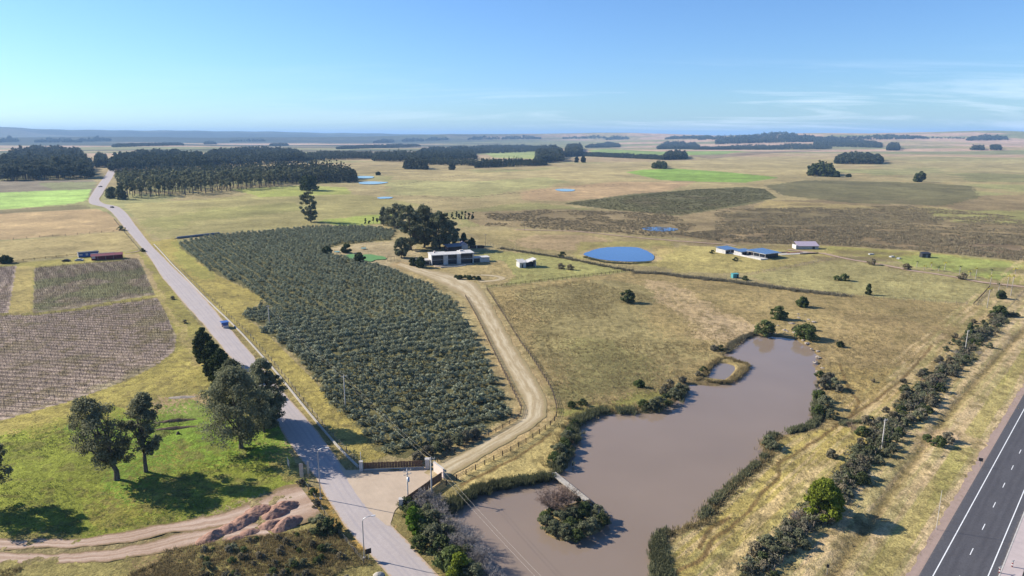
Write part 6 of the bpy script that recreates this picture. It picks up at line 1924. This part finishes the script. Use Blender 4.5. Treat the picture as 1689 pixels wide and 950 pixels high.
ptree(757, 960, 915, 20, 'bright green bush at the bottom edge near the water', 'green_bush', 'green_bush', seed=98, n=30, per=150, z0f=.02, size=.35, cr=.34, mat=M['lime'])
for k, (px, py, h, w) in enumerate([(700, 830, 4.4, 3.0), (688, 846, 4.0, 2.6), (725, 862, 5.2, 3.6), (746, 885, 5.6, 4.0), (770, 905, 5.6, 4.2), (790, 935, 5.4, 3.8), (722, 838, 4.0, 2.8), (805, 968, 5, 3.8), (748, 915, 5.0, 3.4)]):
    me = bare_tree('branches', 700 + k, h, w, M['bare'], 90, 26)
    e = empty('bare_tree', at3(px, py), k, .85); link('branches', me, e)
    tag(e, 'leafless silvery grey tree ' + ['behind the white pillar by the fence', 'left of the diagonal fence foot', 'in the upper middle of the roadside thicket', 'in the middle of the roadside thicket', 'leaning over the pond from the thicket', 'at the lower water edge of the thicket', 'nearest the reedy bank', 'at the bottom picture edge by the water', 'between the dark bushes of the thicket'][k], 'bare tree')
# island bushes
e = empty('bare_tree', at3(912, 842), 0); link('branches', bare_tree('branches', 720, 5.6, 4.6, M['bare_brown'], 120, 30), e); tag(e, 'leafless brown tree on the left of the pond island', 'bare tree')
e = empty('bare_tree', at3(935, 832), 0); link('branches', bare_tree('branches', 721, 4.6, 3.4, M['bare_brown'], 90, 26), e); tag(e, 'leafless brown tree beside the footbridge end on the island', 'bare tree')
IM = M['green_bush']
for k, (px, py, s, ty) in enumerate([(900, 868, 1.25, 0), (915, 878, 1.3, 5), (932, 885, 1.3, 0), (950, 889, 1.1, 3), (962, 880, 1.3, 0), (978, 872, 1.2, 5), (992, 862, 1.15, 1), (985, 850, 1.15, 0), (965, 845, 1.2, 3), (945, 858, 1.4, 5),
                                     (925, 864, 1.4, 0), (898, 858, 1.0, 3), (960, 862, 1.4, 1), (972, 836, .8, 4), (940, 872, 1.3, 3), (1000, 856, .7, 6), (908, 850, .9, 1), (952, 828, .7, 3)]):
    put_bush(ty, at3(px, py), s * .78, ['dark green', 'blackish', 'grey', 'mid green', 'dry brown', 'deep green', 'greyish'][ty] + ' bush on the pond island', 'bush', 'bushes crowding the pond island')

# reeds and waterside growth follow the shoreline
def tufts(name, pts, hs, mat, label, blades=26, spread=.7, wd=.05, seed=0, z=0.0):
    rng = np.random.default_rng(seed); n = len(pts); N = n * blades
    P = np.repeat(np.array(pts), blades, 0); h = np.repeat(np.array(hs), blades) * (.5 + .6 * rng.random(N))
    a = rng.random(N) * 6.283; r = spread * np.sqrt(rng.random(N))
    bx = P[:, 0] + np.cos(a) * r; by = P[:, 1] + np.sin(a) * r
    ln = .35 * h; a2 = a + rng.normal(size=N) * .8
    tx = bx + np.cos(a2) * ln; ty = by + np.sin(a2) * ln
    a3 = rng.random(N) * 6.283; wx_, wy_ = np.cos(a3) * wd, np.sin(a3) * wd
    z0 = np.repeat(z if np.ndim(z) else np.full(n, z), blades)
    V = np.stack([np.stack([bx - wx_, by - wy_, z0 - .2], 1), np.stack([bx + wx_, by + wy_, z0 - .2], 1), np.stack([tx + wx_ * .6, ty + wy_ * .6, z0 + h], 1), np.stack([tx - wx_ * .6, ty - wy_ * .6, z0 + h], 1)], 1).reshape(-1, 3)
    return struct(link(name, np_mesh(name, V, np.arange(len(V)).reshape(-1, 4), mat)), 'stuff', label)


def along(pts, sp, width, seed, closed=False):
    rng = np.random.default_rng(seed); P = smooth(poly(pts), .5)
    seg = np.concatenate([[0], np.cumsum(np.hypot(*np.diff(P, axis=0).T))]); n = int(seg[-1] / sp)
    s = rng.random(n) * seg[-1]
    q = np.stack([np.interp(s, seg, P[:, 0]), np.interp(s, seg, P[:, 1])], 1)
    return q + rng.normal(size=q.shape) * width


R1 = along([(732, 842), (745, 832), (757, 826), (789, 809), (839, 797), (876, 792), (906, 786)], .055, .75, 1)
tufts('reeds', R1, np.full(len(R1), 1.25), M['reed'], 'dense dark green reed belt on the bank left of the footbridge', 22, .5, .06, 2, -.15)
R2 = along([(1297, 714), (1270, 722), (1262, 746), (1246, 766), (1230, 780), (1206, 802), (1182, 823), (1164, 846), (1148, 862), (1104, 872), (1086, 888), (1079, 904), (1080, 930), (1077, 958), (1060, 1000)], .11, .45, 3)
R2 = R2[fbm(R2[:, 0], R2[:, 1], 5, 2, 8) > .44]
tufts('reeds', R2, .55 + .75 * fbm(R2[:, 0], R2[:, 1], 9, 2, 6), M['reed'], 'dark reed belt along the right bank of the muddy pond', 20, .5, .06, 4, -.15)
R2b = along([(1088, 890), (1090, 910), (1095, 935), (1100, 955)], .06, .7, 5)
tufts('reeds', R2b, np.full(len(R2b), .9), M['reed'], 'wide reed clump at the lower corner of the right bank', 18, .5, .06, 6, -.1)
R3 = along([(1348, 648), (1352, 660), (1346, 675), (1349, 690), (1338, 702), (1300, 712)], .10, .6, 7)
tufts('reeds', R3, np.full(len(R3), 1.1), M['reed'], 'reeds on the bulge of the right bank', 20, .5, .06, 8, -.1)
R4 = along([(914, 775), (925, 765), (934, 748), (945, 724), (942, 708), (952, 694), (985, 680), (1033, 677), (1065, 678), (1097, 672), (1113, 659), (1130, 641)], .10, .9, 9)
R4 = R4[fbm(R4[:, 0], R4[:, 1], 5, 2, 18) > .40]
tufts('reeds', R4, .8 + .7 * np.random.default_rng(1).random(len(R4)), M['reed'], 'uneven reeds and grass on the left bank of the muddy pond', 20, .6, .06, 10, -.1)
R5 = along([(1148, 628), (1160, 620), (1176, 598), (1198, 590), (1216, 596), (1234, 602), (1222, 615), (1206, 628), (1180, 630), (1160, 626)], .16, .45, 11)
tufts('reeds', R5, .4 + .5 * np.random.default_rng(2).random(len(R5)), M['drygrass'], 'dry tussocks on the spit round the small side pool', 16, .5, .05, 12, -.1)
R6 = along([(1196, 580), (1210, 566), (1228, 556), (1245, 549)], .15, .6, 13)
tufts('reeds', R6, .5 + .5 * np.random.default_rng(3).random(len(R6)), M['greyscrub'], 'grey waterside scrub at the narrow top of the pond', 16, .6, .06, 14, -.1)
R7 = along([(965, 424), (985, 430), (1010, 434), (1040, 435), (1072, 433)], .25, .8, 15)
tufts('reeds', R7, np.full(len(R7), .9), M['reed'], 'green rushes along the near edge of the blue pond', 12, .9, .10, 16)
R8 = along([(1045, 450), (1090, 452), (1130, 457), (1180, 462), (1215, 466), (1300, 478), (1400, 489)], .16, 1.3, 17)
tufts('tall_grass', R8, .7 + .8 * np.random.default_rng(4).random(len(R8)), M['greyscrub'], 'grey rank grass along the pasture fence', 14, .9, .08, 18)
R9 = along([(1385, 700), (1410, 697), (1450, 700), (1462, 702)], .12, .5, 19)
tufts('tall_grass', R9, np.full(len(R9), .8), M['reed'], 'dark ditch grass from the pond bulge to the hedge', 14, .5, .06, 20)
R10 = along([(826, 410), (870, 417), (940, 428), (1000, 440), (1045, 448)], .3, .9, 21)
tufts('tall_grass', R10, .6 + .8 * np.random.default_rng(5).random(len(R10)), M['greyscrub'], 'rank grass along the stake fence behind the house', 12, .9, .10, 22)
# waterside bushes
WB = [(914, 762, 1.1, 3), (922, 750, 1.2, 0), (930, 738, 1.1, 3), (935, 727, 1.1, 0), (924, 768, 1.0, 5), (938, 716, .8, 3), (948, 703, .8, 1), (1100, 664, 1.1, 1), (1086, 671, 1.2, 0), (1075, 674, 1.1, 5), (1060, 672, 1.0, 3), (1120, 645, 1.0, 5), (1112, 655, 1.1, 0),
      (1125, 630, .8, 6), (1095, 650, 1.0, 6), (1104, 640, 1.1, 4), (1050, 636, .7, 3), (1177, 578, .9, 6), (1190, 577, .8, 1), (1358, 640, 1.3, 2), (1366, 628, 1.2, 6), (1375, 640, 1.3, 5), (1352, 660, 1.3, 3), (1360, 672, 1.4, 0), (1350, 684, 1.2, 3), (1370, 690, 1.1, 5), (1385, 646, .9, 2),
      (1352, 622, .9, 3), (1268, 735, 1.1, 5), (1275, 742, .9, 0), (1152, 620, .7, 6), (1160, 612, .7, 1), (960, 668, .8, 1), (942, 672, .8, 3), (1340, 545, .9, 3), (1338, 556, .8, 5), (1310, 545, .6, 2), (1320, 548, .6, 4)]
for k, (px, py, s, ty) in enumerate(WB):
    put_bush(ty, at3(px, py), s, ['dark green', 'blackish', 'grey', 'mid green', 'dry brown', 'deep green', 'greyish'][ty] + ' bush on the bank of the muddy pond', 'bush', ['dark green', 'blackish', 'grey', 'mid green', 'dry brown', 'deep green', 'greyish'][ty] + ' bushes on the pond bank')
# small pasture bushes and yard shrubs
for k, (px, py, s, ty, lab) in enumerate([(1392, 463, 1.6, 3, 'low yellowish bush patch in the paddock right of the teal hut'), (1380, 462, 1.1, 3, 'smaller bush left of the yellowish bush patch'), (928, 424, 1.5, 1, 'dark bush on the fence left of the blue pond'),
                                          (1230, 462, 1.0, 1, 'dark bush at the foot of the teal hut'), (1175, 418, 1.0, 1, 'dark bush in the grass left of the blue roofed house'), (1213, 430, 1.0, 1, 'lone dark bush in front of the white terrace'),
                                          (1438, 437, 1.5, 4, 'dark brown bush on the right farm track'), (1495, 445, 1.5, 4, 'second dark brown bush along the right farm track'), (1588, 461, 1.5, 4, 'third dark brown bush along the right farm track'),
                                          (925, 443, 1.3, 4, 'brown flower bed on the lawn right of the pavilion'), (940, 445, 1.3, 4, 'second brown bed on the lawn right of the pavilion'), (200, 380, 1.6, 0, 'dark bush at the left edge of the road above the huts'),
                                          (235, 415, 1.0, 1, 'dark small bush at the road corner by the red shed'), (1300, 665, .5, 4, 'tiny dark bush'), (1440, 630, .45, 4, 'tiny dark tuft in the yellow pasture right of the pond'),
                                          (305, 533, .6, 4, 'fallen dark branch pile on the left verge'), (285, 494, .7, 4, 'small dark bush on the left verge of the road'), (498, 800, 1.0, 6, 'greyish bush at the foot of the pale blue board'), (516, 815, 1.0, 3, 'green bush on the verge above the dirt yard'), (522, 835, 1.1, 6, 'greyish bush on the verge beside the dirt yard'),
                                          (1548, 735, 1.1, 3, 'green bush in the mown verge right of the hedge'), (1565, 728, 1.0, 2, 'grey bush in the mown verge by the crossing'), (1530, 728, .8, 3, 'low bush between hedge and crossing')]):
    if 'tiny dark bush' == lab:
        continue
    put_bush(ty, at3(px, py), s * (.6 if px < 530 and py > 790 else 1), lab)
for k, (px, py) in enumerate([(705, 752), (722, 745), (738, 740), (756, 732), (768, 727), (783, 722), (690, 762)]):
    put_bush([2, 0, 6, 0, 2, 6, 2][k], at3(px, py), 1.05, 'grey leaved shrub in the row between the lowest olives and the entrance drive', 'shrub', 'shrub row above the entrance drive')
# scrub of the lower left corner
sr = np.random.default_rng(321)
for k in range(120):
    px = 330 + 290 * sr.random(); py = 868 + 110 * sr.random()
    if px > 470 + (py - 840) * 1.15 or py < 900 - (px - 330) * .12 or px < 330:
        continue
    ty = int(sr.choice([0, 3, 4, 2, 3, 4])); put_bush(ty, at3(px, py), .2 + .36 * sr.random(), 'low ' + ['dark green', '', 'grey', 'mid green', 'dry brown', 'deep green', 'greyish'][ty] + ' bush in the rough patch below the dirt yard', 'bush', ['dark green', '', 'grey', 'mid green', 'dry brown', 'deep green', 'greyish'][ty] + ' bushes in the rough patch')
put_bush(1, at3(540, 880), 1.3, 'big dark bush in the rough patch near the road')
put_bush(0, at3(528, 872), 1.2, 'big deep green bush behind the dark one in the rough patch')


def scatter(pts, n, seed, keep=None):
    rng = np.random.default_rng(seed); P = poly(pts); lo, hi = P.min(0), P.max(0)
    q = lo + (hi - lo) * rng.random((n, 2)); q = q[inside(P, q[:, 0], q[:, 1])]
    f = fbm(q[:, 0], q[:, 1], 28, 3, seed)
    return q[f > (keep or 0)]


def lumps(name, P, h, w, mat, label, seed, nleaf=10, sf=.8):
    rng = np.random.default_rng(seed)
    hs_a = h * (.5 + .9 * rng.random(len(P))); ws_a = w * (.6 + .8 * rng.random(len(P)))
    return struct(link(name, join_trees(name, P, hs_a, ws_a, [mat, M['bark']], nleaf, sf, seed, 'round', trunk=False, zf=-.1, clump=3)), 'stuff', label)


def lowscrub(P, h, mat, label, seed, blades=9, spread=.9, wd=.16):
    rng = np.random.default_rng(seed)
    return tufts('scrub', P, h * (.4 + .8 * rng.random(len(P))), mat, label, blades, spread, wd, seed, z=relief(P[:, 0], P[:, 1]))


lowscrub(scatter([(1110, 386), (1200, 378), (1400, 372), (1689, 388), (1850, 400), (1850, 445), (1689, 430), (1500, 412), (1360, 404), (1200, 400)], 26000, 41, .33), 1.0, M['scrub'], 'dry brown scrub covering the flat beyond the right hand houses', 42)
lowscrub(scatter([(800, 352), (900, 346), (1100, 352), (1150, 372), (1110, 392), (900, 378), (800, 372)], 9000, 43, .42), .8, M['scrub'], 'patchy brown scrub behind the small blue pools', 44)
lowscrub(scatter([(1180, 345), (1500, 340), (1800, 370), (1800, 390), (1400, 372), (1180, 378)], 24000, 45, .42), .8, M['scrub'], 'thin brown scrub on the far right flats', 46, 7, 1.2, .2)
lowscrub(scatter([(930, 335), (1150, 312), (1260, 311), (1280, 326), (1120, 355), (1010, 346)], 16000, 47, .3), .6, leaf_mat('heath_leaves', (.085, .082, .042), (.17, .15, .085), .15), 'dark olive heath filling the wedge shaped field', 48, 6, 1.3, .22)
R2c = along([(1297, 718), (1270, 726), (1266, 748), (1250, 770), (1234, 784), (1210, 808), (1186, 828), (1168, 851), (1150, 868), (1108, 878), (1092, 892)], .12, 1.1, 23)
tufts('tall_grass', R2c, .3 + .5 * hr.random(len(R2c)), M['drygrass'], 'dry bleached grass behind the reeds of the right bank', 12, .6, .05, 24)
R4c = along([(905, 772), (918, 755), (930, 725), (938, 700), (958, 686), (1000, 674), (1060, 672), (1100, 662)], .14, 1.2, 25)
tufts('tall_grass', R4c, .3 + .5 * hr.random(len(R4c)), M['drygrass'], 'dry bleached grass behind the reeds of the left bank', 12, .6, .05, 26)
tr_ = np.random.default_rng(8)
T1 = scatter([(815, 485), (960, 462), (1130, 500), (1230, 560), (1150, 625), (1080, 650), (960, 680), (925, 655), (880, 590)], 16000, 49, .44)
tufts('tussock_grass', T1, .25 + .3 * tr_.random(len(T1)), M['drygrass'], 'rough tussocky grass of the big pasture left of the pond', 7, .35, .045, 50)
T2 = scatter([(1340, 560), (1600, 520), (1640, 525), (1540, 600), (1400, 730), (1180, 950), (1100, 950), (1180, 850), (1280, 730), (1370, 690)], 16000, 51, .42)
tufts('tussock_grass', T2, .25 + .35 * tr_.random(len(T2)), M['drygrass'], 'yellow tussocks between the pond and the highway hedge', 7, .35, .045, 52)
T3 = scatter([(0, 940), (120, 932), (330, 898), (500, 875), (540, 865), (600, 910), (640, 955), (0, 970)], 9000, 53, .40)
tufts('tussock_grass', T3, .25 + .3 * tr_.random(len(T3)), M['drygrass'], 'rough green and brown grass along the bottom left', 9, .35, .05, 54)
T4 = scatter([(1290, 950), (1400, 830), (1500, 730), (1640, 570), (1689, 540), (1689, 660), (1600, 800), (1500, 950)], 14000, 55, .45)
tufts('verge_grass', T4, .12 + .15 * tr_.random(len(T4)), M['drygrass'], 'mown dry grass tufts on the highway verge', 6, .4, .04, 56)
T5 = scatter([(0, 720), (180, 665), (330, 690), (420, 740), (500, 795), (300, 855), (140, 885), (0, 888)], 12000, 57, .45)
tufts('lawn_grass', T5, .12 + .18 * tr_.random(len(T5)), M['green_bush'], 'lush green grass under the two gums', 6, .4, .04, 58)

# yellow topped palms on the right
for k, (cx, cy_, bx, by) in enumerate([(1511, 432, 1512, 440), (1536, 435, 1536, 440), (1558, 434, 1558, 445), (1581, 440, 1582, 456), (1609, 444, 1609, 460), (1630, 456, 1633, 471), (1634, 445, 1635, 455), (1673, 444, 1673, 458),
                                       (1666, 456, 1667, 488), (1647, 469, 1646, 485), (1628, 477, 1628, 508), (1661, 456, 1661, 474), (1548, 442, 1548, 447), (1524, 441, 1524, 445), (1600, 450, 1600, 454)]):
    b = at3(bx, by); h = max(2.2, hgt((bx, by), cy_))
    rng_ = np.random.default_rng(800 + k)
    e = empty('palm_tree', b); mb = MB(); mb.tube([(0, 0, -.2), (.05, .05, h * .5), (.1, .0, h)], [.2, .15, .13], 7); link('trunk', mb.mesh('trunk', M['palebark'], True), e)
    V = []; F = []
    for j in range(16):
        a = rng_.random() * 6.283; el = .1 + 1.0 * rng_.random(); L_ = 1.3 + .6 * rng_.random()
        p = np.array([.1, 0, h]); dr = np.array([math.cos(a) * math.cos(el), math.sin(a) * math.cos(el), math.sin(el)])
        sd_ = np.array([-math.sin(a), math.cos(a), 0]) * .17
        for s_ in range(3):
            q = p + dr * L_ / 3; bI = len(V); V += [p - sd_, p + sd_, q + sd_ * .8, q - sd_ * .8]; F.append([bI, bI + 1, bI + 2, bI + 3]); p = q; dr = dr + np.array([0, 0, -.45]); dr /= np.linalg.norm(dr)
    mb = MB(); mb.add(V, F); link('crown', mb.mesh('crown', M['yellow'] if k % 3 else M['green_bush']), e)
    tag(e, ['yellow topped', 'slender yellow', 'young green topped'][0 if k % 3 == 1 else 1 if k % 3 else 2] + ' palm on a thin pale stem in the right hand paddock', 'palm', ['yellow topped', 'slender yellow', 'young green topped'][0 if k % 3 == 1 else 1 if k % 3 else 2] + ' palms in the right paddock')

# play equipment on the lawn
for k, (px, py, mt, lab) in enumerate([(556, 417, 'teal', 'round teal trampoline left of the play lawn'), (600, 411, 'teal', 'second teal trampoline behind the play lawn')]):
    e = empty('trampoline', at3(px, py)); tag(e, lab, 'trampoline')
    mb = MB(); mb.tube([(0, 0, .75), (0, 0, .85)], [2.0, 2.0], 16); link('mat', mb.mesh('mat', M[mt]), e)
    for j in range(6):
        a = j * 1.047; part('leg', M['steel'], [(1.8 * math.cos(a) - .04, 1.8 * math.cos(a) + .04, 1.8 * math.sin(a) - .04, 1.8 * math.sin(a) + .04, 0, 2.4)], e)
e = empty('swing_frame', at3(645, 430), .2); tag(e, 'pinkish timber climbing frame right of the play lawn', 'climbing frame')
for x in (-2.2, 0, 2.2):
    for y in (-1, 1):
        mb = MB(); mb.tube([(x, y, 0), (x, 0.05 * y, 2.6)], [.08, .07], 6); link('leg', mb.mesh('leg', M['brownwood']), e)
part('beam', M['brownwood'], [(-2.4, 2.4, -.08, .08, 2.55, 2.72)], e)

# ------------------------------------------------------------------ air: one closed box of even haze
zlow = min(v.co.z for v in ground.data.vertices) - 1.0
zhigh = max(v.co.z for v in ground.data.vertices) + 45.0
hb = MB().box(-43500, 43500, -43500, 43500, zlow, max(zhigh, H + 10))
hm, hn, hl, ho = new_mat('haze')
pv = hn.new('ShaderNodeVolumePrincipled')
pv.inputs['Color'].default_value = (0.38, 0.64, 1.0, 1)
pv.inputs['Density'].default_value = 5.2e-5
pv.inputs['Anisotropy'].default_value = 0.0
hl.new(pv.outputs[0], ho.inputs['Volume'])
struct(hb.build('haze', hm), 'stuff', 'thin blue haze in the air over the far plain')
